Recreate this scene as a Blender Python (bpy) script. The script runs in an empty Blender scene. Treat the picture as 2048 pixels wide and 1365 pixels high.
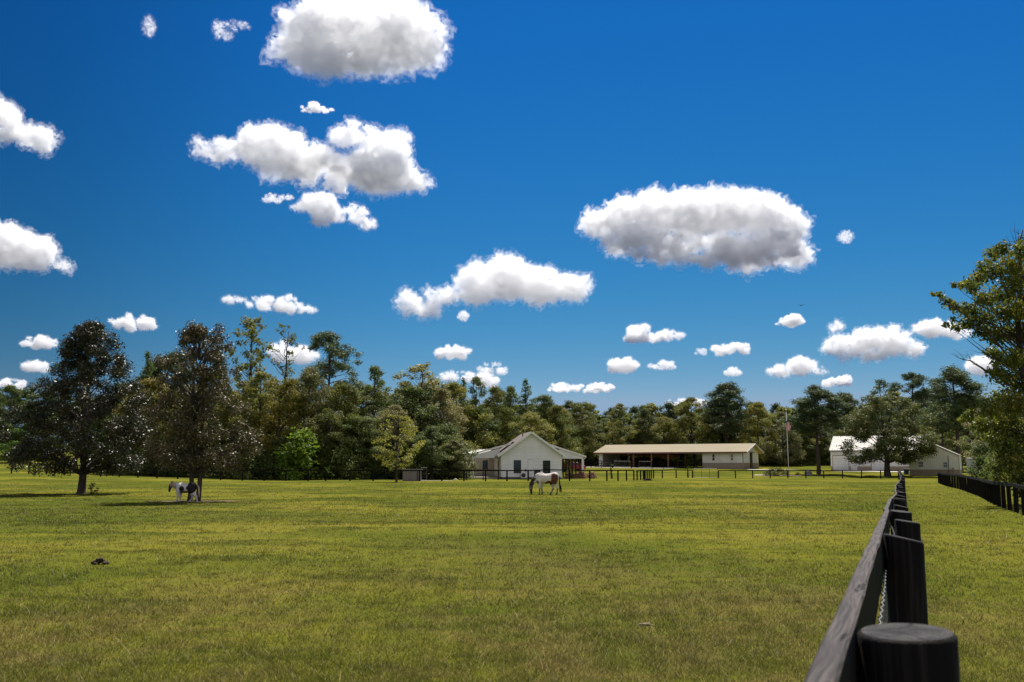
import bpy, bmesh, math, random
import numpy as np
from mathutils import Vector, Matrix, noise as mnoise

R = math.radians
scene = bpy.context.scene
COL = scene.collection

# ------------------------------------------------------------------ camera model
F = 2000.0
CAMZ = 1.72
PITCH = math.atan((933 - 682.5) / F)
cp, sp = math.cos(PITCH), math.sin(PITCH)

def ray(px, py):
    u = (px - 1024.0) / F
    v = (682.5 - py) / F
    return Vector((u, cp - v * sp, sp + v * cp))

def at(px, py, Y):
    """world point on the line of sight of a photo pixel at forward distance Y"""
    d = ray(px, py)
    t = Y / d.y
    return Vector((d.x * t, Y, CAMZ + d.z * t))

def gx(px, Y):
    return (px - 1024.0) / F * Y

def S(a, b, x):
    t = (x - a) / (b - a)
    t = max(0.0, min(1.0, t))
    return t * t * (3 - 2 * t)

def terr(x, y):
    z = 0.22 * math.exp(-(max(y, -2) / 7.0) ** 2) if y > -30 else 0.0
    z += 0.10 * S(60, 110, y)
    left = S(-25, -62, x)
    z += 0.75 * left * S(70, 118, y)
    z += 0.026 * max(0, min(y, 200) - 140) + 0.018 * max(0, min(y, 330) - 200)
    z += left * 0.012 * max(0, min(y, 300) - 118)
    z += 0.03 * math.sin(x * .31 + 1.0) * math.sin(y * .23) * S(8, 30, y)
    return z

# ------------------------------------------------------------------ object helpers
def link(o):
    COL.objects.link(o)
    return o

def tag(o, label=None, cat=None, group=None, kind=None):
    if label: o['label'] = label
    if cat: o['category'] = cat
    if group: o['group'] = group
    if kind: o['kind'] = kind
    return o

def empty(name, loc, rz=0.0, label=None, cat=None, group=None):
    o = bpy.data.objects.new(name, None)
    o.empty_display_size = 0.3
    o.location = loc
    o.rotation_euler = (0, 0, rz)
    link(o)
    return tag(o, label, cat, group)

class MB:
    """collects simple shapes, builds ONE mesh object"""
    def __init__(self):
        self.v, self.f, self.mi = [], [], []
        self.cur = 0
    def face(self, idx):
        self.f.append(tuple(idx)); self.mi.append(self.cur)
    def add(self, vs, fs):
        o = len(self.v)
        self.v.extend([tuple(p) for p in vs])
        for q in fs:
            self.face([i + o for i in q])
        return self
    def box(self, x0, x1, y0, y1, z0, z1):
        vs = [(x0, y0, z0), (x1, y0, z0), (x1, y1, z0), (x0, y1, z0),
              (x0, y0, z1), (x1, y0, z1), (x1, y1, z1), (x0, y1, z1)]
        return self.add(vs, [(0, 3, 2, 1), (4, 5, 6, 7), (0, 1, 5, 4), (1, 2, 6, 5), (2, 3, 7, 6), (3, 0, 4, 7)])
    def beam(self, a, b, w, h, up=(0, 0, 1)):
        """rectangular bar from a to b"""
        a, b = Vector(a), Vector(b)
        t = (b - a).normalized()
        u = Vector(up)
        s = t.cross(u).normalized()
        u = s.cross(t).normalized()
        vs = []
        for p in (a, b):
            for (i, j) in ((-1, -1), (1, -1), (1, 1), (-1, 1)):
                vs.append(p + s * (i * w / 2) + u * (j * h / 2))
        return self.add(vs, [(0, 1, 2, 3), (7, 6, 5, 4), (0, 4, 5, 1), (1, 5, 6, 2), (2, 6, 7, 3), (3, 7, 4, 0)])
    def tube(self, pts, radii, n=6, cap=True):
        pts = [Vector(p) for p in pts]
        if not hasattr(radii, '__len__'): radii = [radii] * len(pts)
        o = len(self.v)
        t0 = (pts[1] - pts[0]).normalized()
        ref = Vector((0, 0, 1)) if abs(t0.z) < .9 else Vector((1, 0, 0))
        s = t0.cross(ref).normalized()
        for i, p in enumerate(pts):
            t = (pts[min(i + 1, len(pts) - 1)] - pts[max(i - 1, 0)]).normalized()
            s = (s - t * s.dot(t))
            if s.length < 1e-6: s = t.orthogonal()
            s.normalize()
            b = t.cross(s)
            for k in range(n):
                a = 2 * math.pi * k / n
                self.v.append(tuple(p + (s * math.cos(a) + b * math.sin(a)) * radii[i]))
        for i in range(len(pts) - 1):
            for k in range(n):
                k2 = (k + 1) % n
                self.face([o + i * n + k, o + i * n + k2, o + (i + 1) * n + k2, o + (i + 1) * n + k])
        if cap:
            self.face([o + k for k in range(n)][::-1])
            self.face([o + (len(pts) - 1) * n + k for k in range(n)])
        return self
    def prism(self, prof, y0, y1):
        """profile in x,z extruded along y"""
        n = len(prof)
        vs = [(x, y0, z) for x, z in prof] + [(x, y1, z) for x, z in prof]
        fs = [tuple(range(n)), tuple(range(2 * n - 1, n - 1, -1))]
        for i in range(n):
            j = (i + 1) % n
            fs.append((i, i + n, j + n, j))
        return self.add(vs, fs)
    def disc(self, c, r, axis, th, n=20):
        c = Vector(c); ax = Vector(axis).normalized()
        return self.tube([c, c + ax * th], r, n)
    def mesh(self, name, mats, smooth=False):
        me = bpy.data.meshes.new(name)
        me.from_pydata(self.v, [], self.f)
        for m in (mats if isinstance(mats, (list, tuple)) else [mats]):
            me.materials.append(m)
        if any(self.mi):
            me.polygons.foreach_set('material_index', self.mi)
        if smooth:
            me.polygons.foreach_set('use_smooth', [True] * len(me.polygons))
        bm = bmesh.new(); bm.from_mesh(me)
        bmesh.ops.recalc_face_normals(bm, faces=bm.faces)
        bm.to_mesh(me); bm.free()
        me.update()
        return me
    def build(self, name, mats, parent=None, smooth=False, bevel=0.0):
        o = bpy.data.objects.new(name, self.mesh(name, mats, smooth))
        if parent is not None: o.parent = parent
        link(o)
        if bevel > 0:
            md = o.modifiers.new('bevel', 'BEVEL'); md.width = bevel; md.segments = 2; md.limit_method = 'ANGLE'
        return o

# ------------------------------------------------------------------ material helpers
def newmat(name):
    m = bpy.data.materials.new(name); m.use_nodes = True
    nt = m.node_tree
    for n in list(nt.nodes): nt.nodes.remove(n)
    out = nt.nodes.new('ShaderNodeOutputMaterial')
    return m, nt, out

def N(nt, t, **kw):
    n = nt.nodes.new(t)
    for k, v in kw.items():
        if k.startswith('i_'):
            n.inputs[k[2:].replace('_', ' ')].default_value = v
        else:
            setattr(n, k, v)
    return n

def mixc(nt, a, b, fac, mode='MIX'):
    n = nt.nodes.new('ShaderNodeMix'); n.data_type = 'RGBA'; n.blend_type = mode
    for sock, val in ((n.inputs[0], fac), (n.inputs[6], a), (n.inputs[7], b)):
        if hasattr(val, 'links') or hasattr(val, 'is_linked'):
            nt.links.new(val, sock)
        else:
            sock.default_value = val if not isinstance(val, tuple) or len(val) == 4 else (*val, 1)
    return n.outputs[2]

def mathn(nt, op, a, b=None, clamp=False):
    n = nt.nodes.new('ShaderNodeMath'); n.operation = op; n.use_clamp = clamp
    for i, val in enumerate((a, b)):
        if val is None: continue
        if hasattr(val, 'is_linked'): nt.links.new(val, n.inputs[i])
        else: n.inputs[i].default_value = val
    return n.outputs[0]

def rampf(nt, fac, lo, hi):
    n = nt.nodes.new('ShaderNodeMapRange'); n.interpolation_type = 'SMOOTHSTEP'
    nt.links.new(fac, n.inputs[0]); n.inputs[1].default_value = lo; n.inputs[2].default_value = hi
    return n.outputs[0]

def noise(nt, vec, scale, detail=3, rough=.55, dim=None):
    n = nt.nodes.new('ShaderNodeTexNoise')
    n.inputs['Scale'].default_value = scale; n.inputs['Detail'].default_value = detail
    n.inputs['Roughness'].default_value = rough
    if vec is not None: nt.links.new(vec, n.inputs['Vector'])
    return n.outputs['Fac']

def scaled(nt, vec, s):
    n = nt.nodes.new('ShaderNodeMapping'); n.inputs['Scale'].default_value = s
    nt.links.new(vec, n.inputs['Vector'])
    return n.outputs[0]

def pmat(name, c1, c2=None, nscale=2.0, rough=.8, metal=0.0, bump=0.0, bscale=None, stretch=(1, 1, 1), spec=.5, bdist=.02):
    """principled paint/wood/metal with noise mottling and bump in object space"""
    m, nt, out = newmat(name)
    b = N(nt, 'ShaderNodeBsdfPrincipled')
    b.inputs['Roughness'].default_value = rough; b.inputs['Metallic'].default_value = metal
    b.inputs['Specular IOR Level'].default_value = spec
    tc = N(nt, 'ShaderNodeTexCoord')
    vec = scaled(nt, tc.outputs['Object'], stretch)
    if c2 is None: c2 = tuple(x * .82 for x in c1)
    f = rampf(nt, noise(nt, vec, nscale, 5, .6), .3, .7)
    nt.links.new(mixc(nt, c1, c2, f), b.inputs['Base Color'])
    if bump:
        bn = N(nt, 'ShaderNodeBump'); bn.inputs['Strength'].default_value = bump; bn.inputs['Distance'].default_value = bdist
        nt.links.new(noise(nt, vec, bscale or nscale * 4, 4, .6), bn.inputs['Height'])
        nt.links.new(bn.outputs[0], b.inputs['Normal'])
    nt.links.new(b.outputs[0], out.inputs[0])
    return m

def siding_mat(name, c, step=.2, axis=2, depth=.02):
    """painted boards / ribbed sheet: a periodic profile in object space"""
    m, nt, out = newmat(name)
    b = N(nt, 'ShaderNodeBsdfPrincipled'); b.inputs['Roughness'].default_value = .55
    tc = N(nt, 'ShaderNodeTexCoord')
    sx = N(nt, 'ShaderNodeSeparateXYZ'); nt.links.new(tc.outputs['Object'], sx.inputs[0])
    fr = mathn(nt, 'FRACT', mathn(nt, 'DIVIDE', sx.outputs[axis], step))
    bn = N(nt, 'ShaderNodeBump'); bn.inputs['Strength'].default_value = 1.0; bn.inputs['Distance'].default_value = depth
    h = mathn(nt, 'SUBTRACT', 1.0, fr) if axis == 2 else rampf(nt, mathn(nt, 'ABSOLUTE', mathn(nt, 'SUBTRACT', fr, .5)), .3, .45)
    nt.links.new(h, bn.inputs['Height']); nt.links.new(bn.outputs[0], b.inputs['Normal'])
    f = rampf(nt, noise(nt, tc.outputs['Object'], .7, 5, .6), .3, .75)
    joint = rampf(nt, fr, .86, .98)
    col = mixc(nt, c, tuple(x * .86 for x in c), f)
    col = mixc(nt, col, tuple(x * .55 for x in c), mathn(nt, 'MULTIPLY', joint, .55))
    nt.links.new(col, b.inputs['Base Color'])
    nt.links.new(b.outputs[0], out.inputs[0])
    return m

def leaf_mat(name, cA, cB, cC, rough=.45, spec=.5, transl=.3, under=None, objvar=.25):
    """foliage: per-leaf tint attribute between three colours, some light through the leaf"""
    m, nt, out = newmat(name)
    at_ = N(nt, 'ShaderNodeAttribute', attribute_name='tint')
    t = at_.outputs['Fac']
    c = mixc(nt, cA, cB, rampf(nt, t, .05, .6))
    c = mixc(nt, c, cC, rampf(nt, t, .78, 1.0))
    oi = N(nt, 'ShaderNodeObjectInfo')
    hs = N(nt, 'ShaderNodeHueSaturation')
    nt.links.new(c, hs.inputs['Color'])
    nt.links.new(mathn(nt, 'ADD', mathn(nt, 'MULTIPLY', oi.outputs['Random'], objvar * 2), 1 - objvar), hs.inputs['Value'])
    nt.links.new(mathn(nt, 'ADD', mathn(nt, 'MULTIPLY', oi.outputs['Random'], -.03), .515), hs.inputs['Hue'])
    c = hs.outputs[0]
    if under is not None:
        geo = N(nt, 'ShaderNodeNewGeometry')
        c = mixc(nt, c, under, geo.outputs['Backfacing'])
    b = N(nt, 'ShaderNodeBsdfPrincipled')
    b.inputs['Roughness'].default_value = rough; b.inputs['Specular IOR Level'].default_value = spec
    nt.links.new(c, b.inputs['Base Color'])
    tr = N(nt, 'ShaderNodeBsdfTranslucent')
    nt.links.new(mixc(nt, c, (1.0, 1.0, .35), .35, 'MULTIPLY'), tr.inputs[0])
    mx = N(nt, 'ShaderNodeMixShader'); mx.inputs[0].default_value = transl
    nt.links.new(b.outputs[0], mx.inputs[1]); nt.links.new(tr.outputs[0], mx.inputs[2])
    nt.links.new(mx.outputs[0], out.inputs[0])
    return m

def vcol_mat(name, rough=.7, spec=.3, nscale=14):
    m, nt, out = newmat(name)
    a = N(nt, 'ShaderNodeAttribute', attribute_name='paint')
    b = N(nt, 'ShaderNodeBsdfPrincipled'); b.inputs['Roughness'].default_value = rough; b.inputs['Specular IOR Level'].default_value = spec
    tc = N(nt, 'ShaderNodeTexCoord')
    f = noise(nt, tc.outputs['Object'], nscale, 4, .6)
    nt.links.new(mixc(nt, a.outputs['Color'], (.6, .56, .5), mathn(nt, 'MULTIPLY', f, .45), 'MULTIPLY'), b.inputs['Base Color'])
    nt.links.new(b.outputs[0], out.inputs[0])
    return m
SKY_STRENGTH, SKY_AIR, SKY_DUST, SKY_OZONE = .10, 0.6, 0.0, 6.0
SKY_CURVE = tuple((g * 2 ** -.6, a, p) for g, a, p in ((.025, .089, 2.6), (.205, .171, .95), (.53, .352, .22)))
EXPOSURE = 0.6
GRASS_N = 330000
BACK_FILL = .53
# ------------------------------------------------------------------ camera, sun, sky, render settings
SUN_AZ, SUN_EL = R(14), R(57)
cam = bpy.data.cameras.new('camera')
cam.sensor_width = 36.0
cam.lens = F / 2048.0 * 36.0
cam.clip_start = 0.05
cam.clip_end = 120000
cam.dof.use_dof = True
cam.dof.focus_distance = 70.0
cam.dof.aperture_fstop = 11.0
co = bpy.data.objects.new('camera', cam)
co.location = (0, 0, CAMZ)
co.rotation_euler = (math.pi / 2 + PITCH, 0, 0)
link(co)
scene.camera = co

sun = bpy.data.lights.new('sun', 'SUN')
sun.energy = 5.0
sun.angle = R(.53)
sun.color = (1.0, .95, .86)
so = bpy.data.objects.new('sun', sun)
sd = Vector((math.sin(SUN_AZ) * math.cos(SUN_EL), math.cos(SUN_AZ) * math.cos(SUN_EL), math.sin(SUN_EL)))
so.rotation_euler = sd.to_track_quat('Z', 'Y').to_euler()
so.location = (0, 0, 60)
link(so)

w = bpy.data.worlds.new('World'); scene.world = w; w.use_nodes = True
nt = w.node_tree
for n in list(nt.nodes): nt.nodes.remove(n)
wo = nt.nodes.new('ShaderNodeOutputWorld')
bg = nt.nodes.new('ShaderNodeBackground'); bg.inputs['Strength'].default_value = SKY_STRENGTH
sky = nt.nodes.new('ShaderNodeTexSky'); sky.sky_type = 'NISHITA'; sky.sun_disc = False
sky.sun_elevation = SUN_EL; sky.sun_rotation = SUN_AZ
sky.altitude = 0; sky.air_density = SKY_AIR; sky.dust_density = SKY_DUST; sky.ozone_density = SKY_OZONE
# the camera rendered this sky deep and saturated: a response curve per channel over the whole sky
sep = nt.nodes.new('ShaderNodeSeparateColor'); comb = nt.nodes.new('ShaderNodeCombineColor')
nt.links.new(sky.outputs[0], sep.inputs[0])
chan = []
for k, (gain, ref, p) in enumerate(SKY_CURVE):
    x = mathn(nt, 'MULTIPLY', sep.outputs[k], .06 / ref)
    x = mathn(nt, 'MULTIPLY', mathn(nt, 'POWER', x, p), gain / SKY_STRENGTH)
    chan.append(x)
tc0 = nt.nodes.new('ShaderNodeTexCoord')
flat0 = nt.nodes.new('ShaderNodeVectorMath'); flat0.operation = 'MULTIPLY'; flat0.inputs[1].default_value = (1, 1, 0)
nt.links.new(tc0.outputs['Generated'], flat0.inputs[0])
nrm0 = nt.nodes.new('ShaderNodeVectorMath'); nrm0.operation = 'NORMALIZE'; nt.links.new(flat0.outputs[0], nrm0.inputs[0])
dot0 = nt.nodes.new('ShaderNodeVectorMath'); dot0.operation = 'DOT_PRODUCT'; nt.links.new(nrm0.outputs[0], dot0.inputs[0])
dot0.inputs[1].default_value = (math.sin(SUN_AZ), math.cos(SUN_AZ), 0)
# the sky is brightest under the sun and deepens away from its bearing
away = mathn(nt, 'SUBTRACT', 1.0, mathn(nt, 'MULTIPLY', mathn(nt, 'SUBTRACT', 1.0, rampf(nt, dot0.outputs['Value'], .72, .985)), .42))
chan = [mathn(nt, 'MULTIPLY', c_, away) for c_ in chan]
red = mathn(nt, 'MINIMUM', chan[0], mathn(nt, 'MULTIPLY', chan[2], .46))
nt.links.new(red, comb.inputs[0]); nt.links.new(mathn(nt, 'MINIMUM', chan[1], mathn(nt, 'MULTIPLY', chan[2], .70)), comb.inputs[1]); nt.links.new(chan[2], comb.inputs[2])
# unseen pale cloud pattern added behind the viewer as fill for shaded fronts
tcw = nt.nodes.new('ShaderNodeTexCoord')
sdir = nt.nodes.new('ShaderNodeSeparateXYZ'); nt.links.new(tcw.outputs['Generated'], sdir.inputs[0])
bk = rampf(nt, mathn(nt, 'MULTIPLY', sdir.outputs[1], -1.0), .0, .5)
up_ = rampf(nt, sdir.outputs[2], -.02, .12)
cn = rampf(nt, noise(nt, tcw.outputs['Generated'], 3.2, 5, .6), .36, .56)
cov = mathn(nt, 'MULTIPLY', mathn(nt, 'MULTIPLY', bk, up_), cn)
k_ = BACK_FILL / SKY_STRENGTH
nt.links.new(mixc(nt, comb.outputs[0], (k_, k_ * .965, k_ * .91), cov), bg.inputs[0])
nt.links.new(bg.outputs[0], wo.inputs[0])

scene.view_settings.view_transform = 'Standard'
scene.view_settings.look = 'None'
scene.view_settings.exposure = EXPOSURE
scene.view_settings.gamma = 1.0
scene.render.engine = 'CYCLES'
cy = scene.cycles
cy.max_bounces = 32; cy.diffuse_bounces = 3; cy.glossy_bounces = 2; cy.transmission_bounces = 4
cy.volume_bounces = 28; cy.transparent_max_bounces = 8
cy.use_denoising = True
try:
    cy.denoiser = 'OPENIMAGEDENOISE'
    cy.denoising_input_passes = 'RGB_ALBEDO_NORMAL'
    cy.denoising_prefilter = 'ACCURATE'
except Exception: pass
cy.sample_clamp_indirect = 6.0
cy.caustics_reflective = False; cy.caustics_refractive = False
cy.use_adaptive_sampling = False

# ------------------------------------------------------------------ clouds
def cloud_mat(sigma, ryb, seed, lo, hi, k, aniso=.45, detail=4):
    """bright scattering vapour; a noise field varies its density"""
    m, nt, out = newmat('cloud_vapour')
    v = N(nt, 'ShaderNodeVolumeScatter')
    v.inputs['Color'].default_value = (1.0, 1.0, 1.0, 1)
    v.inputs['Anisotropy'].default_value = aniso
    tc = N(nt, 'ShaderNodeTexCoord')
    mp = N(nt, 'ShaderNodeMapping'); mp.inputs['Location'].default_value = (seed * 3.7, seed * 1.3, 0)
    k = k / ryb
    mp.inputs['Scale'].default_value = (k, k, k)
    nt.links.new(tc.outputs['Object'], mp.inputs['Vector'])
    f = noise(nt, mp.outputs[0], 1.0, detail, .64)
    d = rampf(nt, f, lo, hi)
    nt.links.new(mathn(nt, 'MULTIPLY', d, sigma), v.inputs['Density'])
    nt.links.new(v.outputs[0], out.inputs['Volume'])
    return m

CLOUD_BASE = 1150.0
def make_cloud(label, blobs, tau=5.0, rough=1.0, seed=0):
    rng = random.Random(seed)
    base_py = max(b[1] + b[3] * .8 for b in blobs)
    # distance at which the line of sight meets the cloud-base height
    d = ray(1024, base_py)
    Y = (CLOUD_BASE - CAMZ) * d.y / d.z
    mpp = Y / F                                   # metres per photo pixel there
    cx = sum(b[0] * b[2] for b in blobs) / sum(b[2] for b in blobs)
    cyy = sum(b[1] * b[2] for b in blobs) / sum(b[2] for b in blobs)
    c = at(cx, cyy, Y)
    ryb = max(b[3] for b in blobs) * mpp
    bm = bmesh.new()
    def blob(p, rx, ry, rz):
        M = Matrix.Translation(p) @ Matrix.Diagonal((rx, ry, rz, 1))
        bmesh.ops.create_icosphere(bm, subdivisions=2, radius=1.0, matrix=M)
    for (bx, by, rx, rz) in blobs:
        dy = rng.uniform(-.35, .35) * rx * mpp
        p = at(bx, by, Y + dy) - c
        RX, RZ = rx * mpp, (rz * 1.05 + 1.5) * mpp
        asp = RX / RZ
        if asp > 1.5:
            # long low pieces: a heap of unequal puffs on a common flat base
            nb = int(5 * asp) + 3
            for k in range(nb):
                t = rng.uniform(-1, 1); e = rng.uniform(-.7, .7)
                lim = math.sqrt(max(0, 1 - t * t)) * .75 + .25
                r = RZ * rng.uniform(.35, .75) * lim
                q = p + Vector((t * RX * .93, e * RX * .45 * lim, RZ * (-.55 + rng.uniform(0, .95) * lim)))
                blob(q, r * rng.uniform(1.0, 1.7), r * 1.3, r)
        else:
            blob(p, RX, (RX * .6 + RZ * .4), RZ)
        for k in range(rng.randint(5, 9)):
            a = rng.uniform(-.2, math.pi + .2); e = rng.uniform(-1, .6)
            q = p + Vector((math.cos(a) * RX * .85, e * RX * .5, abs(math.sin(a)) * RZ * .8 - .1 * RZ))
            r = rng.uniform(.22, .42) * min(RX, RZ)
            blob(q, r * 1.25, r * 1.2, r)
    me = bpy.data.meshes.new('cloud')
    bm.to_mesh(me); bm.free()
    o = bpy.data.objects.new('cloud', me)
    o.location = c
    link(o)
    vox = max(ryb / 15.0, mpp * .9)
    rm = o.modifiers.new('remesh', 'REMESH'); rm.mode = 'VOXEL'; rm.voxel_size = vox
    dg = bpy.context.evaluated_depsgraph_get()
    me2 = bpy.data.meshes.new_from_object(o.evaluated_get(dg))
    o.modifiers.clear()
    o.data = me2
    bpy.data.meshes.remove(me)
    n = len(me2.vertices)
    co_ = np.empty(n * 3, np.float32); me2.vertices.foreach_get('co', co_); co_ = co_.reshape(-1, 3)
    no_ = np.empty(n * 3, np.float32); me2.vertices.foreach_get('normal', no_); no_ = no_.reshape(-1, 3)
    s = 1.0 / ryb
    off = Vector((seed * 7.3, seed * 3.1, seed * 1.7))
    dv = np.empty((n, 3), np.float32)
    turb = mnoise.turbulence
    nv = mnoise.noise_vector
    for i in range(n):
        p = Vector(co_[i]) * s + off
        q = p * 1.5
        big = nv(q)
        a = 1.0 - turb(p * 2.4, 4, True, noise_basis='PERLIN_ORIGINAL') * 1.25     # cauliflower: rounded lobes, sharp creases
        a2 = mnoise.fractal(p * 9.0, .8, 2.1, 3)
        amp = (.44 * (a - .42) + .085 * a2) * ryb * rough
        nn = no_[i]
        dv[i, 0] = nn[0] * amp + big[0] * .24 * ryb * rough
        dv[i, 1] = nn[1] * amp + big[1] * .24 * ryb * rough
        dv[i, 2] = nn[2] * amp + big[2] * .20 * ryb * rough
    big_ = tau > 4.2
    core = co_ + dv - no_ * (.05 * ryb)
    me2.vertices.foreach_set('co', core.ravel())
    me2.update()
    me2.materials.clear()
    far_ = .8 if base_py > 600 else 1.0
    w_ = 0 if big_ else (.04 if tau > 2.5 else (.12 if tau > 1.7 else .19))
    me2.materials.append(cloud_mat((tau * .50 + .9) * 1.25 * far_ / ryb, ryb, seed, .22 + w_, .56 + w_, 2.6))
    # thin frayed vapour round the core
    me3 = me2.copy(); me3.name = 'fringe'
    fr = np.empty(n, np.float32)
    for i in range(n):
        p = Vector(co_[i]) * s + off
        fr[i] = .10 + .16 * max(0.0, mnoise.fractal(p * 3.0, .9, 2.1, 3) + .35)
    fringe = co_ + dv + no_ * (fr * ryb)[:, None]
    me3.vertices.foreach_set('co', fringe.ravel()); me3.update()
    me3.materials.clear()
    me3.materials.append(cloud_mat(tau * .34 * far_ / ryb, ryb, seed + 5, .44, .70, 5.5, .45, 5))
    fo = bpy.data.objects.new('fringe', me3); fo.parent = o; link(fo)
    tag(o, label, 'cloud', 'cumulus clouds in the blue sky', 'thing')
    return o

CLOUDS = [
 ("largest cloud at the very top, thick white cumulus with a grey middle", [(640,62,66,52),(700,72,105,70),(790,72,88,70),(848,92,40,46),(605,98,55,38),(562,106,22,20),(640,22,34,38),(712,22,26,34),(757,18,32,38),(818,48,46,44),(700,118,100,36),(780,112,84,36)], 4.3, 1),
 ("long white cumulus curling over at its right end, below the topmost cloud", [(440,302,38,20),(510,292,42,36),(560,292,46,34),(620,322,66,38),(690,346,84,38),(760,342,74,46),(720,274,64,24),(778,302,40,36),(812,364,46,26),(402,298,18,15),(560,332,60,22)], 4.4, 1),
 ("ragged white cloud piece trailing under the long curled cumulus", [(640,410,36,22),(690,426,46,15),(642,438,18,15),(735,447,15,10),(600,415,22,7)], 3.0, 1.1),
 ("thin wisp left of the ragged cloud piece under the curled cumulus", [(545,397,26,7),(575,395,12,5)], 1.6, 1.2),
 ("white cloud cut by the left edge, high above the magnolia trees", [(0,243,42,36),(45,270,38,18),(86,280,26,22),(-35,228,50,46)], 4.5, 1),
 ("rounded cloud at the left edge, the lower of two there", [(0,490,58,38),(60,505,52,34),(106,532,30,13),(-50,500,60,46)], 5.5, .9),
 ("two lobed white cumulus in the middle sky, left of the flat based one", [(840,604,40,22),(900,590,42,20),(955,570,42,38),(1012,560,56,44),(1080,572,56,36),(1142,577,42,27),(838,622,34,11)], 4.6, 1),
 ("tiny puff hanging under the two lobed middle cumulus", [(927,633,11,9)], 2.0, 1.2),
 ("big cumulus on the right with a dark grey flat base and bright top", [(1200,450,36,25),(1250,432,46,34),(1312,428,56,42),(1382,428,64,44),(1452,428,64,42),(1520,430,60,40),(1562,462,42,48),(1592,512,30,22),(1400,486,112,28),(1265,478,60,26),(1300,500,50,16),(1500,498,94,32),(1350,512,76,16),(1500,522,74,15)], 6.4, 1),
 ("low white cloud streak above the tall sparse tree", [(540,608,50,12),(575,611,32,16),(470,600,26,7),(612,620,24,6)], 3.0, 1),
 ("small oval cloud between the two magnolia tops", [(268,645,46,14)], 3.2, 1),
 ("small cloud left of the dark magnolia top", [(82,684,36,12)], 2.8, 1),
 ("small cloud half hidden by the dark magnolia, second above the far wood", [(70,733,26,12)], 2.8, 1),
 ("low cloud sitting on the far wood at the left edge", [(20,768,36,10)], 2.6, 1),
 ("white cloud behind the thin bare topped tree", [(575,705,46,20),(610,712,26,13)], 3.5, 1),
 ("small cloud above the wood, right of the lone pine crown", [(910,706,42,12)], 3.0, 1),
 ("small ragged cloud just above the low one over the house wood", [(985,738,32,11)], 2.2, 1.2),
 ("low long cloud touching the tree tops left of the house roof", [(925,754,56,9),(970,760,28,13)], 2.8, 1),
 ("crown shaped small cloud under the big flat based cumulus", [(1290,674,44,12),(1332,670,20,10),(1268,666,16,13),(1357,671,12,6),(1290,658,10,10)], 3.2, 1),
 ("small thick cloud with a grey base over the open barn", [(1245,731,30,14)], 4.0, 1),
 ("small pale cloud right of the grey based one over the barn", [(1322,730,28,9)], 2.4, 1.1),
 ("slanted white cloud between the crown shaped and the rightmost clouds", [(1460,698,42,11)], 3.0, 1),
 ("faint wisp left of the slanted white cloud", [(1402,704,12,6)], 1.6, 1.2),
 ("tiny pale puff over the tall dark pine", [(1465,744,16,8)], 2.2, 1.1),
 ("small cloud straight below the flying bird", [(1582,643,30,9),(1590,638,14,9)], 3.2, 1),
 ("small two part cloud with a grey lobe above the flagpole", [(1600,732,26,17),(1560,742,22,11),(1636,741,20,5)], 4.0, 1),
 ("wide cloud with a dark underside over the metal garage", [(1700,692,46,22),(1760,682,52,30),(1802,690,42,22),(1730,710,56,10),(1672,656,13,8),(1664,697,18,6)], 6.5, 1),
 ("pale cloud behind the leaning tree at the right", [(1870,658,46,18),(1912,666,26,13)], 3.5, 1),
 ("flat small cloud just over the pines by the garage", [(1672,764,32,8),(1690,758,14,7)], 3.0, 1),
 ("long flat cloud low over the trees between house and barn", [(1160,778,66,7),(1200,776,28,9),(1120,774,22,7)], 3.0, 1),
 ("faint low cloud behind the round tree over the barn", [(1372,806,48,9)], 2.4, 1),
 ("cloud half hidden behind the twigs of the leaning tree", [(1962,732,30,18)], 3.2, 1),
 ("thin wisp between the topmost cloud and the curled cumulus", [(635,219,34,6),(628,212,13,7)], 1.8, 1.2),
 ("faint thin wisp high in the left sky, leftmost of the small ones", [(298,52,11,18)], 1.2, 1.3),
 ("feathery wisp left of the topmost cloud", [(438,60,11,16),(476,52,24,8),(455,70,12,8)], 1.5, 1.3),
 ("tiny wisp right of the big flat based cumulus", [(1692,476,14,11)], 1.3, 1.3),
]
for i, (lab, bl, tau, rg) in enumerate(CLOUDS):
    make_cloud(lab, bl, tau, rg, seed=i + 3)
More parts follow.
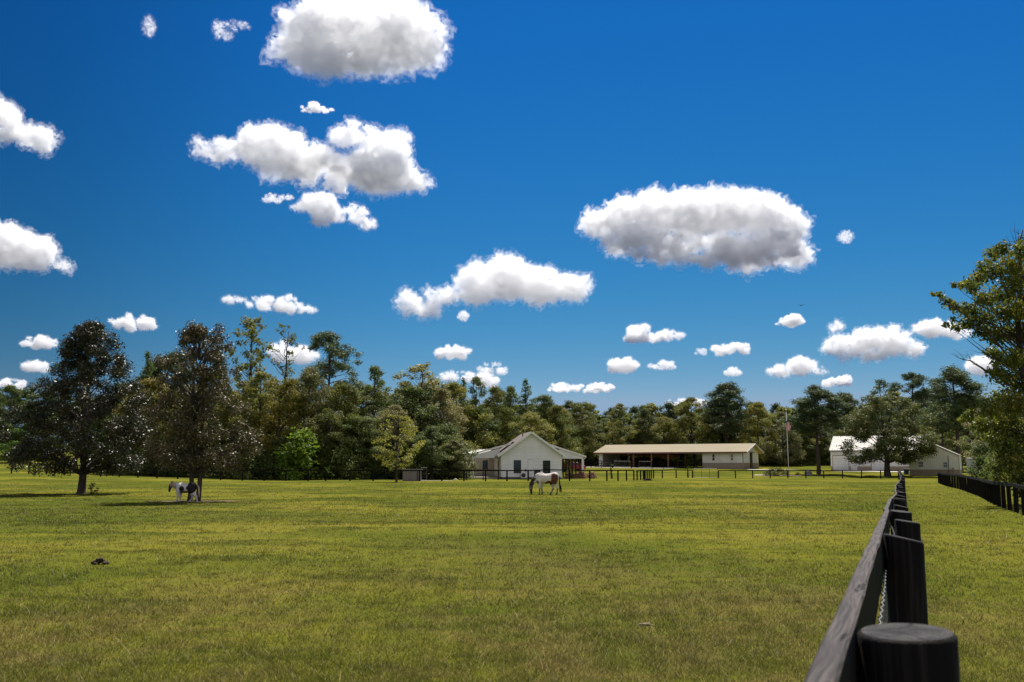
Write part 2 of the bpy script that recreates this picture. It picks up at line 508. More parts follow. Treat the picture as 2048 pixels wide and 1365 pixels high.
# ------------------------------------------------------------------ ground sheet and grass
def grass_colour(nt, pos, tint=None):
    """pasture colour from world position: broad lush and dry patches, streaks, fine mottling"""
    flat = scaled(nt, pos, (1, 1, 0))
    n1 = noise(nt, flat, .075, 5, .62)           # 10 m patches
    n2 = noise(nt, scaled(nt, pos, (.8, 1.3, 0)), .33, 4, .6)   # 3 m tufts
    n3 = noise(nt, flat, 1.6, 4, .6)
    n4 = noise(nt, scaled(nt, pos, (1.3, .7, 0)), .12, 3, .6)
    light = (.188, .176, .023)
    green = (.090, .106, .014)
    dark = (.046, .058, .009)
    dry = (.165, .122, .044)
    c = mixc(nt, light, green, rampf(nt, n1, .40, .56))
    c = mixc(nt, c, dark, mathn(nt, 'MULTIPLY', rampf(nt, n2, .50, .64), .72))
    # more dry brown patches towards the near end, plus painted-in lens vignette darkening
    sx = N(nt, 'ShaderNodeSeparateXYZ'); nt.links.new(pos, sx.inputs[0])
    side = mathn(nt, 'SUBTRACT', sx.outputs[0], mathn(nt, 'ADD', mathn(nt, 'MULTIPLY', sx.outputs[1], .3855), .02))
    c = mixc(nt, c, (.175, .172, .020), mathn(nt, 'MULTIPLY', rampf(nt, side, .1, .9), .45))
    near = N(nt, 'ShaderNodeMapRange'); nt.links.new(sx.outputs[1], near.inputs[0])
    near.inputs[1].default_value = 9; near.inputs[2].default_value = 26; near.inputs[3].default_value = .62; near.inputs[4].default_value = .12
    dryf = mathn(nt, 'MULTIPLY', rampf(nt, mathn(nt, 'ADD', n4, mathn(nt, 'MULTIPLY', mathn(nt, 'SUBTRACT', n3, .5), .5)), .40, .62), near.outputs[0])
    c = mixc(nt, c, (.078, .088, .012), mathn(nt, 'MULTIPLY', near.outputs[0], .75))  # near grass darkened in its colour, imitating lens falloff
    c = mixc(nt, c, dry, dryf)
    c = mixc(nt, c, dark, mathn(nt, 'MULTIPLY', rampf(nt, n3, .55, .8), .35))
    return c, sx

def ground_mat():
    m, nt, out = newmat('pasture')
    g = N(nt, 'ShaderNodeNewGeometry')
    pos = g.outputs['Position']
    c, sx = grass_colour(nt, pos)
    fine = noise(nt, scaled(nt, pos, (1, 1, 0)), 14, 5, .7)
    c = mixc(nt, c, (.035, .04, .01), mathn(nt, 'MULTIPLY', rampf(nt, fine, .45, .7), .55))
    # worn earth where the pony stands under the brown leaved magnolia
    px_, py_ = gx(394, 50.5), 50.5
    ex = mathn(nt, 'DIVIDE', mathn(nt, 'SUBTRACT', sx.outputs[0], px_), 2.6)
    ey = mathn(nt, 'DIVIDE', mathn(nt, 'SUBTRACT', sx.outputs[1], py_), 1.5)
    rr = mathn(nt, 'SQRT', mathn(nt, 'ADD', mathn(nt, 'MULTIPLY', ex, ex), mathn(nt, 'MULTIPLY', ey, ey)))
    n5 = noise(nt, pos, 1.4, 4, .6)
    e = mathn(nt, 'SUBTRACT', 1.0, rampf(nt, mathn(nt, 'ADD', rr, mathn(nt, 'MULTIPLY', mathn(nt, 'SUBTRACT', n5, .5), 1.2)), .65, 1.05))
    c = mixc(nt, c, (.20, .135, .095), mathn(nt, 'MULTIPLY', e, .8))
    # the country beyond the farm is wooded and dark
    far = N(nt, 'ShaderNodeVectorMath', operation='LENGTH'); nt.links.new(pos, far.inputs[0])
    c = mixc(nt, c, (.030, .036, .018), rampf(nt, far.outputs['Value'], 300, 420))
    b = N(nt, 'ShaderNodeBsdfDiffuse')
    nt.links.new(c, b.inputs[0])
    bn = N(nt, 'ShaderNodeBump'); bn.inputs['Strength'].default_value = .6; bn.inputs['Distance'].default_value = .06
    nt.links.new(noise(nt, pos, 6, 6, .7), bn.inputs['Height'])
    nt.links.new(bn.outputs[0], b.inputs['Normal'])
    nt.links.new(b.outputs[0], out.inputs[0])
    return m

def spaced(edges):
    out = []
    for (a, b, s) in edges:
        n = max(1, int(round((b - a) / s)))
        out += [a + (b - a) * i / n for i in range(n)]
    out.append(edges[-1][1])
    return out
xs = spaced([(-2500, -400, 300), (-400, -100, 25), (-100, 130, 2.0), (130, 400, 25), (400, 2500, 300)])
ys = spaced([(-60, -5, 11), (-5, 20, 1.0), (20, 220, 2.0), (220, 340, 6), (340, 600, 40), (600, 4000, 400)])
gv = [(x, y, terr(x, y)) for y in ys for x in xs]
nx = len(xs)
gf = [(j * nx + i, j * nx + i + 1, (j + 1) * nx + i + 1, (j + 1) * nx + i) for j in range(len(ys) - 1) for i in range(nx - 1)]
gm = MB(); gm.v = gv
gm.f = gf; gm.mi = [0] * len(gf)
ground = gm.build('ground', ground_mat(), smooth=True)
tag(ground, 'flat grassy paddock with darker and straw coloured patches', None, None, 'structure')

def terr_np(X, Y):
    return np.array([terr(float(a), float(b)) for a, b in zip(X, Y)])

def grass_blade_mat():
    m, nt, out = newmat('grass_blades')
    g = N(nt, 'ShaderNodeNewGeometry')
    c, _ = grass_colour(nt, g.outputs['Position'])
    a = N(nt, 'ShaderNodeAttribute', attribute_name='tint')
    c = mixc(nt, c, (.42, .34, .16), mathn(nt, 'MULTIPLY', rampf(nt, a.outputs['Fac'], .84, .97), .75))
    c = mixc(nt, c, (.045, .055, .012), mathn(nt, 'MULTIPLY', mathn(nt, 'SUBTRACT', 1.0, rampf(nt, a.outputs['Fac'], .0, .45)), .6))
    hs_ = N(nt, 'ShaderNodeHueSaturation'); nt.links.new(c, hs_.inputs['Color']); hs_.inputs['Value'].default_value = 1.15
    c = hs_.outputs[0]
    d = N(nt, 'ShaderNodeBsdfPrincipled'); d.inputs['Roughness'].default_value = .5; d.inputs['Specular IOR Level'].default_value = .12
    nt.links.new(c, d.inputs['Base Color'])
    t = N(nt, 'ShaderNodeBsdfTranslucent'); nt.links.new(c, t.inputs[0])
    mx = N(nt, 'ShaderNodeMixShader'); mx.inputs[0].default_value = .45
    nt.links.new(d.outputs[0], mx.inputs[1]); nt.links.new(t.outputs[0], mx.inputs[2])
    nt.links.new(mx.outputs[0], out.inputs[0])
    return m

def make_grass():
    rng = np.random.default_rng(5)
    n = GRASS_N
    # density thins out with distance: uniform in 1/y between 6.5 m and 105 m
    inv = rng.uniform(1 / 105., 1 / 6.3, n)
    # keep more of the far ones
    inv2 = rng.uniform(1 / 105., 1 / 30., n // 3)
    inv = np.concatenate([inv, inv2]); n = len(inv)
    Y = 1 / inv
    X = rng.uniform(-.58, .58, n) * Y
    # clumping: move each blade towards a tuft centre
    cl = .10 + .004 * Y
    X = np.where(rng.random(n) < .55, np.round(X / (cl * 3)) * cl * 3 + rng.normal(0, 1, n) * cl * .8, X)
    Z = terr_np(X, Y)
    # scattered longer clumps the horses leave
    nc = 3400
    cinv = rng.uniform(1 / 90., 1 / 6.5, nc); cy_ = 1 / cinv; cx_ = rng.uniform(-.58, .58, nc) * cy_
    cx_ += 1.5 * np.sin(cy_ * 1.3); 
    per = 26
    YY = np.repeat(cy_, per) + rng.normal(0, .05, nc * per) * (1 + np.repeat(cy_, per) * .03)
    XX = np.repeat(cx_, per) + rng.normal(0, .06, nc * per) * (1 + np.repeat(cy_, per) * .03)
    n_short = n
    X = np.concatenate([X, XX]); Y = np.concatenate([Y, YY]); Z = np.concatenate([Z, terr_np(XX, YY)])
    tall = np.concatenate([np.zeros(n_short), np.repeat(rng.uniform(.01, .045, nc) * (rng.random(nc) ** .7), per)]); n = len(X)
    # trodden earth under the brown magnolia has little grass
    ex = (X - gx(394, 50.5)) / 2.6; ey = (Y - 50.5) / 1.5
    ok = ~((ex * ex + ey * ey < .8) & (rng.random(n) < .85))
    X, Y, Z = X[ok], Y[ok], Z[ok]; tall = tall[ok]; n = len(X)
    h = rng.uniform(.012, .042, n) * (1 + .25 * np.sin(X * .9) * np.sin(Y * .7)) + (rng.random(n) < .03) * rng.uniform(.02, .08, n)
    h = h + tall
    wd = np.maximum(.0035, .00042 * Y) * rng.uniform(.7, 1.4, n)
    az = rng.uniform(0, 2 * np.pi, n)
    lean = rng.uniform(.3, 1.8, n) * h
    la = rng.uniform(0, 2 * np.pi, n)
    V = np.empty((n, 3, 3), np.float32)
    dx, dy = np.cos(az) * wd, np.sin(az) * wd
    V[:, 0] = np.stack([X - dx, Y - dy, Z - .01], 1)
    V[:, 1] = np.stack([X + dx, Y + dy, Z - .01], 1)
    V[:, 2] = np.stack([X + np.cos(la) * lean, Y + np.sin(la) * lean, Z + h], 1)
    me = bpy.data.meshes.new('grass')
    me.vertices.add(n * 3); me.vertices.foreach_set('co', V.ravel())
    me.loops.add(n * 3); me.loops.foreach_set('vertex_index', np.arange(n * 3, dtype=np.int32))
    me.polygons.add(n); me.polygons.foreach_set('loop_start', np.arange(0, n * 3, 3, dtype=np.int32))
    me.update(calc_edges=True)
    a = me.attributes.new('tint', 'FLOAT', 'FACE')
    a.data.foreach_set('value', rng.random(n).astype(np.float32))
    me.materials.append(grass_blade_mat())
    o = bpy.data.objects.new('grass', me); link(o)
    tag(o, 'short pasture grass with dry straw blades', 'grass', None, 'stuff')
make_grass()
# ------------------------------------------------------------------ fences
def post_mat():
    """black stained timber: vertical grain, drying checks, scuffs where the stain has gone"""
    m, nt, out = newmat('black_fence_stain')
    b = N(nt, 'ShaderNodeBsdfPrincipled'); b.inputs['Roughness'].default_value = .82; b.inputs['Specular IOR Level'].default_value = .12
    tc = N(nt, 'ShaderNodeTexCoord'); v = tc.outputs['Object']
    grain = noise(nt, scaled(nt, v, (90, 90, 3)), 1.0, 4, .6)
    patch = noise(nt, scaled(nt, v, (9, 9, 2.5)), 1.0, 4, .6)
    check = noise(nt, scaled(nt, v, (42, 42, 1.6)), 1.0, 2, .5)
    c = mixc(nt, (.0050, .0045, .0045), (.019, .0165, .016), rampf(nt, grain, .42, .70))
    c = mixc(nt, c, (.050, .043, .040), mathn(nt, 'MULTIPLY', rampf(nt, patch, .60, .78), .5))
    c = mixc(nt, c, (.0015, .0013, .0013), rampf(nt, check, .64, .70))
    nt.links.new(c, b.inputs['Base Color'])
    bn = N(nt, 'ShaderNodeBump'); bn.inputs['Strength'].default_value = .9; bn.inputs['Distance'].default_value = .004
    nt.links.new(mathn(nt, 'SUBTRACT', grain, mathn(nt, 'MULTIPLY', rampf(nt, check, .64, .70), 2.0)), bn.inputs['Height'])
    nt.links.new(bn.outputs[0], b.inputs['Normal'])
    nt.links.new(b.outputs[0], out.inputs[0])
    return m
def posttop_mat():
    """sawn end grain: growth rings, radial checks and grey weathering"""
    m, nt, out = newmat('weathered_end_grain')
    b = N(nt, 'ShaderNodeBsdfPrincipled'); b.inputs['Roughness'].default_value = .85; b.inputs['Specular IOR Level'].default_value = .15
    tc = N(nt, 'ShaderNodeTexCoord'); v = tc.outputs['Object']
    sx = N(nt, 'ShaderNodeSeparateXYZ'); nt.links.new(v, sx.inputs[0])
    x = mathn(nt, 'ADD', sx.outputs[0], .014); y = mathn(nt, 'ADD', sx.outputs[1], -.010)
    wob = noise(nt, scaled(nt, v, (22, 22, 22)), 1.0, 3, .5)
    rad = mathn(nt, 'SQRT', mathn(nt, 'ADD', mathn(nt, 'MULTIPLY', x, x), mathn(nt, 'MULTIPLY', y, y)))
    ring = mathn(nt, 'FRACT', mathn(nt, 'ADD', mathn(nt, 'MULTIPLY', rad, 130.0), mathn(nt, 'MULTIPLY', wob, 1.8)))
    ang = mathn(nt, 'ADD', mathn(nt, 'ARCTAN2', y, x), mathn(nt, 'MULTIPLY', wob, .55))
    cell = mathn(nt, 'ABSOLUTE', mathn(nt, 'SUBTRACT', mathn(nt, 'FRACT', mathn(nt, 'MULTIPLY', ang, .48)), .5))
    crack = mathn(nt, 'MULTIPLY', mathn(nt, 'LESS_THAN', mathn(nt, 'MULTIPLY', cell, mathn(nt, 'ADD', rad, .004)), .0011), mathn(nt, 'GREATER_THAN', rad, .010))
    blot = noise(nt, scaled(nt, v, (34, 34, 34)), 1.0, 5, .65)
    saw = noise(nt, scaled(nt, v, (9, 260, 9)), 1.0, 2, .5)
    c = mixc(nt, (.060, .055, .054), (.014, .0125, .013), rampf(nt, blot, .36, .66))
    c = mixc(nt, c, (.012, .011, .011), mathn(nt, 'MULTIPLY', rampf(nt, ring, .55, .9), .5))
    c = mixc(nt, c, (.085, .078, .074), mathn(nt, 'MULTIPLY', rampf(nt, saw, .58, .72), .45))
    c = mixc(nt, c, (.002, .002, .002), crack)
    nt.links.new(c, b.inputs['Base Color'])
    bn = N(nt, 'ShaderNodeBump'); bn.inputs['Strength'].default_value = .7; bn.inputs['Distance'].default_value = .003
    nt.links.new(mathn(nt, 'SUBTRACT', blot, mathn(nt, 'MULTIPLY', crack, 2.0)), bn.inputs['Height'])
    nt.links.new(bn.outputs[0], b.inputs['Normal'])
    nt.links.new(b.outputs[0], out.inputs[0])
    return m
M_POST = post_mat()
M_POSTTOP = posttop_mat()
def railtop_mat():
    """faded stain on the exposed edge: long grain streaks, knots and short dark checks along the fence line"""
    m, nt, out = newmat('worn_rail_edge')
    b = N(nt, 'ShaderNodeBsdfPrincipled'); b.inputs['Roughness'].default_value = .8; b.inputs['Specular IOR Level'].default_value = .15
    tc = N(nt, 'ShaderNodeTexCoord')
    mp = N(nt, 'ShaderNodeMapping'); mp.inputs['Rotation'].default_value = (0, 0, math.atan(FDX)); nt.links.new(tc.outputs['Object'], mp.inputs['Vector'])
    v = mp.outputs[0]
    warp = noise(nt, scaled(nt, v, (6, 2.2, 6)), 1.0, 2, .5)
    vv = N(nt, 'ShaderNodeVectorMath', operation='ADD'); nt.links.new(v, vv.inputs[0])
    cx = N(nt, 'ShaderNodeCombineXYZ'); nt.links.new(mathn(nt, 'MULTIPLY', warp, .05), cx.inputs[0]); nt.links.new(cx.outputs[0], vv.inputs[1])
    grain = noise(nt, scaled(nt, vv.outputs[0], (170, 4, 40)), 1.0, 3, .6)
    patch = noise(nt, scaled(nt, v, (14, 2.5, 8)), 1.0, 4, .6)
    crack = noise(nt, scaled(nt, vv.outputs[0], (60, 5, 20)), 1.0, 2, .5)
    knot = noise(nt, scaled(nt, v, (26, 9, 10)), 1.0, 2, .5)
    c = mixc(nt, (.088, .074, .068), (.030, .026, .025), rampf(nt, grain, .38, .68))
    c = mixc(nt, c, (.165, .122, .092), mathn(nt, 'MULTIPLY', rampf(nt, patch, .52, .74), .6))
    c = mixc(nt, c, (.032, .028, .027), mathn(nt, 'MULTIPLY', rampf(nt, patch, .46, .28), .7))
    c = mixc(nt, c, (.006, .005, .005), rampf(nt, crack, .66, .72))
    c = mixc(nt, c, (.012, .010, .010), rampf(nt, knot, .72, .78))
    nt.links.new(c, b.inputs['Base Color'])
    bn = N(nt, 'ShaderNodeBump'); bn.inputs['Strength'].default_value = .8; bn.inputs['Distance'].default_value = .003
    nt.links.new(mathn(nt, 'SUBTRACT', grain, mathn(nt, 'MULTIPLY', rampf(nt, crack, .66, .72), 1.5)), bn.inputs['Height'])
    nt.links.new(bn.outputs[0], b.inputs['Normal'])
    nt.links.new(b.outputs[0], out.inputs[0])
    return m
FDX = .3855
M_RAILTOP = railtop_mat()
M_WIRE = pmat('galvanised_wire', (.20, .20, .21), (.10, .10, .10), 40, .45, metal=.5)
M_NAIL = pmat('nail_head', (.5, .48, .45), None, 40, .35, metal=.8)

FDX = .3855; FC = -.0030                # near fence line  x = FDX*y + FC
fl = math.hypot(FDX, 1)
FT = Vector((FDX / fl, 1 / fl, 0)); FL = Vector((-1 / fl, FDX / fl, 0))

def ftop(y):
    pts = [(-3, 1.480), (1.5, 1.480), (3.65, 1.466), (5.8, 1.41), (7.95, 1.37), (10.1, 1.335), (12.25, 1.30), (16.5, 1.23), (25, 1.17), (45, 1.14), (62, 1.17), (75, 1.20), (90, 1.27), (112, 1.30)]
    for (a, za), (b, zb) in zip(pts, pts[1:]):
        if y <= b: return za + (zb - za) * (y - a) / (b - a)
    return pts[-1][1]

def cyl_post(mb, c, z0, z1, r, n, tilt=Vector((0, 0, 0)), bev=.006):
    """round post, top cut along a tilted plane; slot 1 on the cut"""
    rings = []
    o = len(mb.v)
    for (rr, top, dz) in ((r * 1.04, 0, 0), (r, 1, -bev), (r - bev, 1, 0)):
        for k in range(n):
            a = 2 * math.pi * k / n
            d = Vector((math.cos(a), math.sin(a), 0)) * rr
            z = z0 if not top else z1 + tilt.dot(d) + dz
            mb.v.append((c.x + d.x, c.y + d.y, z))
    for j in range(2):
        for k in range(n):
            k2 = (k + 1) % n
            mb.face([o + j * n + k, o + j * n + k2, o + (j + 1) * n + k2, o + (j + 1) * n + k])
    mb.cur = 1
    mb.face([o + 2 * n + k for k in range(n)])
    mb.cur = 0

rf = random.Random(8)
nf = empty('rail_fence', (0, 0, 0), 0, 'black post and rail fence from the right foreground, running away between paddock and lane', 'fence')
ys_posts = [-.645 + 2.15 * i for i in range(0, 49)]
rads = []
for i, y in enumerate(ys_posts):
    r = .0690 if i == 1 else rf.uniform(.066, .088)
    if i == 2: r = .069
    rads.append(r)
lat = [0 if i < 3 else rf.uniform(-.03, .03) + .10 * math.sin(y * .085) * S(10, 40, y) for i, y in enumerate(ys_posts)]
dz = [0 if i < 5 else rf.uniform(-.03, .03) for i in range(len(ys_posts))]
pc = []
for i, y in enumerate(ys_posts):
    c = Vector((FDX * y + FC, y, 0)) + FL * lat[i]
    pc.append(c)
    g = terr(c.x, c.y)
    top = ftop(y) + dz[i]
    slope = (-.02 if i == 1 else rf.uniform(.08, .28))
    if i == 2: slope = .22
    tl = FL * slope + (FT * .05 if i == 1 else FT * rf.uniform(-.05, .05))
    mb = MB()
    n = 40 if i < 4 else 14
    cyl_post(mb, Vector((0, 0, 0)), g - .15, top, rads[i], n, tl)
    p = mb.build('post', [M_POST, M_POSTTOP], nf, smooth=False)
    p.location = (c.x, c.y, 0)
    for q in p.data.polygons:
        if q.index < 2 * n: q.use_smooth = True
# rail boards, each spanning two bays where close
def rail_piece(a, b, za, zb, th, hh, seg):
    """board from a to b (centre line on plan), slot 1 on the worn top edge"""
    mb = MB(); o = 0
    L = (b - a).length
    t = (b - a).normalized(); s = Vector((-t.y, t.x, 0))
    rows = []
    for k in range(seg + 1):
        f = k / seg
        p = a.lerp(b, f)
        wob = rf.uniform(-.0015, .0015)
        z = za + (zb - za) * f + rf.uniform(-.0015, .0015) * (0 < k < seg)
        bev = .004
        prof = [(-th / 2, -hh), (th / 2, -hh), (th / 2, -bev), (th / 2 - bev, 0), (-th / 2 + bev, 0), (-th / 2, -bev)]
        rows.append([len(mb.v) + i for i in range(6)])
        for (l, h) in prof:
            q = p + s * (l + wob)
            mb.v.append((q.x, q.y, z + h))
    for k in range(seg):
        for i in range(6):
            j = (i + 1) % 6
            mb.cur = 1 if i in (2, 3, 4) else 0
            mb.face([rows[k][i], rows[k][j], rows[k + 1][j], rows[k + 1][i]])
    mb.cur = 0
    mb.face(rows[0][::-1]); mb.face(rows[-1])
    return mb
i = 0
while i < len(pc) - 1:
    j = min(i + (2 if i else 2), len(pc) - 1)
    th = .035; off = .0005
    e0 = pc[i] + FL * (rads[i] + th / 2 + off) + FT * (.0 if i == 0 else .002)
    e1 = pc[j] + FL * (rads[j] + th / 2 + off) - FT * .002
    jl = rf.uniform(-.012, .012) if i > 3 else 0
    za = ftop(ys_posts[i]) + dz[i] + rads[i] * .16; zb = ftop(ys_posts[j]) + dz[j] + rads[j] * .16
    if i == 0: za = 1.504; 
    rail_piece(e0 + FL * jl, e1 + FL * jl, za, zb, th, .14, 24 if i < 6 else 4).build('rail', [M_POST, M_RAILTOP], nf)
    i = j
# woven wire stapled below the rail on the first bays
mb = MB()
for i in range(0, 7):
    a, b = pc[i], pc[i + 1]
    nseg = 42 if i < 4 else 18
    g0, g1 = terr(a.x, a.y), terr(b.x, b.y)
    zs0 = [g0 + .05 + k * .105 for k in range(12)]
    for k in range(12):
        pts = []
        for q in range(nseg + 1):
            f = q / nseg
            p = a.lerp(b, f) + FL * (rads[i] + (rads[i + 1] - rads[i]) * f - .004)
            sag = math.sin(f * math.pi) * .018 * math.sin(k * 1.7 + i)
            p = p - FL * abs(sag) * .6 + FL * (.003 if q % 2 else -.003)
            z = zs0[k] + (g1 - g0) * f * .9 + (.0025 if q % 2 else -.0025)
            z = min(z, ftop(p.y) - .11)
            pts.append((p.x, p.y, z))
        mb.tube(pts, .0021, 4 if i > 1 else 6, cap=False)
    ns = 14
    for q in range(1, ns):
        f = q / ns
        p = a.lerp(b, f) + FL * (rads[i] - .004 - .006 * math.sin(f * math.pi))
        zt = min(zs0[-1] + (g1 - g0) * f, ftop(p.y) - .11)
        pts = [(p.x + FL.x * .003 * (1 if k % 2 else -1), p.y + FL.y * .003 * (1 if k % 2 else -1), terr(p.x, p.y) + .04 + (zt - terr(p.x, p.y) - .04) * k / 11) for k in range(12)]
        mb.tube(pts, .0019, 4, cap=False)
mb.build('wire_mesh', M_WIRE, nf)

# ---- generic far fence: posts as copies of one post mesh, one board per bay
def simple_fence(name, label, pts, h, prad=.07, rails=((1.0, .13),), group=None, side=1, square=False, mat=None, zfun=None):
    mat = mat or M_POST
    e = empty(name, (0, 0, 0), 0, label, 'fence', group)
    zf = zfun or terr
    base = MB()
    if square: base.box(-prad, prad, -prad, prad, -.3, h)
    else: cyl_post(base, Vector((0, 0, 0)), -.3, h, prad, 10, Vector((0, 0, 0)), .005)
    pm = base.mesh('post', [mat, M_POSTTOP])
    tops = []
    for (x, y) in pts:
        o = bpy.data.objects.new('post', pm); o.parent = e
        z = zf(x, y); d = rf.uniform(-.03, .03)
        o.location = (x, y, z + d); o.rotation_euler = (rf.uniform(-.015, .015), rf.uniform(-.015, .015), rf.uniform(0, 6))
        if square: o.rotation_euler = (0, 0, math.atan2(pts[-1][1] - pts[0][1], pts[-1][0] - pts[0][0]))
        link(o)
        tops.append(Vector((x, y, z + d)))
    for a, b in zip(tops, tops[1:]):
        if (b - a).length > 6.0: continue
        t = (b - a).normalized(); s = Vector((-t.y, t.x, 0)).normalized() * side
        for (fz, rh) in rails:
            mb = MB()
            off = s * (prad + .022) + Vector((0, 0, h * fz - rh / 2 + .005))
            mb.beam(a + off + t * .004, b + off - t * .004, .04, rh)
            mb.build('rail', [mat], e)
    return e

def along(pl, step):
    """resample a (px, depth) polyline at equal steps on the ground"""
    P = [Vector((gx(px, d), d, 0)) for px, d in pl]
    out = [P[0]]; need = step
    for a, b in zip(P, P[1:]):
        L = (b - a).length; t = 0
        while L - t >= need:
            t += need; out.append(a.lerp(b, t / L)); need = step
        need -= (L - t)
    return [(p.x, p.y) for p in out]

# left and middle of the back fence, post positions read along the photo's line
left_pts = along([(-70, 121), (330, 113), (640, 111)], 2.5)
mid_px = [(655, 111), (703, 110.6), (749, 110.3), (795, 110), (841, 110), (885, 110), (928.7, 110), (971.7, 110.3), (1014, 110.7), (1056, 111.2), (1098, 111.7), (1138, 112.2), (1178, 113), (1212, 114), (1234, 115.4), (1251, 117), (1265.5, 118.8)]
f1 = simple_fence('back_fence', 'long black one rail fence across the back, before the wood and white house', left_pts + [(gx(p, d), d) for p, d in mid_px], 1.24, .085)
lane_px = [(1272, 120.5), (1279, 122.5), (1286, 124.6), (1284.5, 126.5), (1288, 128.4), (1292, 130.3), (1296, 132.2), (1300, 134.2), (1304.5, 136.2), (1322, 138), (1349.5, 139.2), (1381.7, 139.5)]
f2 = simple_fence('bend_fence', 'short crowded run of weathered fence posts where the fence turns towards the barn', [(gx(p, d), d) for p, d in lane_px], 1.15, .085)
right_px = [(1433.5, 139), (1467, 138.7), (1501, 138.2), (1535.8, 137.6), (1570.8, 137), (1606.6, 136.4), (1642, 135.8), (1679, 135), (1717, 134.2), (1755, 133.2)]
rp = [(gx(p, d), d) for p, d in right_px]
rp.append((gx(1790, 128), 128))
f3 = simple_fence('garden_fence', 'low black fence in front of the flagpole and metal garage', rp, 1.12, .075)
# lane fence on the right: x = 4.876 + .3755 y
ly = [29.4 + 2.1 * i for i in range(0, 35)]
f4 = simple_fence('lane_fence', 'black fence of close set posts along the far side of the grass lane', [(4.876 + .3755 * y + .25 * math.sin(y * .12), y) for y in ly], 1.07, .085, side=1)
# yard fence beside the house, shorter spacing
f5 = simple_fence('yard_fence', 'thin black posted yard fence beside the porch of the white house', [(gx(p, d), d) for p, d in [(846, 117), (866.5, 117.5), (899.5, 118), (933.8, 118.5), (967, 119), (997, 119.5)]], 1.15, .06, rails=((1.0, .1),))
# ------------------------------------------------------------------ trees: tapered trunk with limbs, crown of leaf-sized faces
M_BARK = pmat('grey_brown_bark', (.075, .058, .045), (.03, .024, .02), 3, .9, bump=.8, bscale=9, stretch=(3, 3, .5), bdist=.04)
M_BARKP = pmat('pine_bark', (.095, .066, .05), (.04, .028, .023), 3, .9, bump=.8, bscale=6, stretch=(2, 2, .6), bdist=.04)
L_MAG = leaf_mat('magnolia_leaf', (.019, .035, .009), (.034, .050, .013), (.085, .065, .025), rough=.42, spec=.36, transl=.14, under=(.060, .052, .026))
L_MAGB = leaf_mat('brown_magnolia_leaf', (.065, .076, .020), (.115, .108, .032), (.20, .125, .04), rough=.46, spec=.38, transl=.22, under=(.13, .098, .05))
L_OLIVE = leaf_mat('olive_leaf', (0.142, 0.156, 0.031), (0.224, 0.224, 0.052), (0.354, 0.277, 0.059), rough=.6, spec=.25, transl=.45)
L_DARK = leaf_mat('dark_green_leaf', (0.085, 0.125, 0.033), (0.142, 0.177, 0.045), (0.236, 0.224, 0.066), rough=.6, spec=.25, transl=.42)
L_GREY = leaf_mat('grey_green_leaf', (0.165, 0.175, 0.066), (0.254, 0.242, 0.104), (0.354, 0.307, 0.153), rough=.55, spec=.3, transl=.42)
L_BRIGHT = leaf_mat('bright_green_leaf', (0.106, 0.183, 0.017), (0.201, 0.277, 0.026), (0.307, 0.330, 0.042), rough=.55, spec=.25, transl=.48)
L_YELLOW = leaf_mat('yellowing_leaf', (.145, .140, .026), (.235, .205, .040), (.36, .25, .045), rough=.55, spec=.25, transl=.45)
L_PINE = leaf_mat('pine_needle', (0.054, 0.090, 0.033), (0.101, 0.137, 0.052), (0.177, 0.183, 0.076), rough=.6, spec=.25, transl=.28)
L_NEAR = leaf_mat('lane_tree_leaf', (0.071, 0.106, 0.017), (0.136, 0.159, 0.026), (0.283, 0.236, 0.040), rough=.5, spec=.3, transl=.46)
L_OAK = leaf_mat('oak_leaf', (0.068, 0.092, 0.024), (0.130, 0.144, 0.040), (0.212, 0.189, 0.057), rough=.55, spec=.3, transl=.38)
L_YOUNG = leaf_mat('young_tree_leaf', (0.183, 0.201, 0.035), (0.295, 0.289, 0.057), (0.425, 0.342, 0.071), rough=.55, spec=.3, transl=.46)
L_FLOWER = leaf_mat('flowering_shrub_leaf', (0.059, 0.083, 0.024), (0.112, 0.124, 0.035), (0.496, 0.165, 0.153), rough=.7, spec=.1, transl=.25)
L_DRY = leaf_mat('dry_grass_leaf', (0.236, 0.130, 0.088), (0.354, 0.201, 0.130), (0.448, 0.283, 0.201), rough=.7, transl=.2)

def interp(tab, x):
    for (a, va), (b, vb) in zip(tab, tab[1:]):
        if x <= b: return va + (vb - va) * max(0, (x - a)) / (b - a)
    return tab[-1][1]

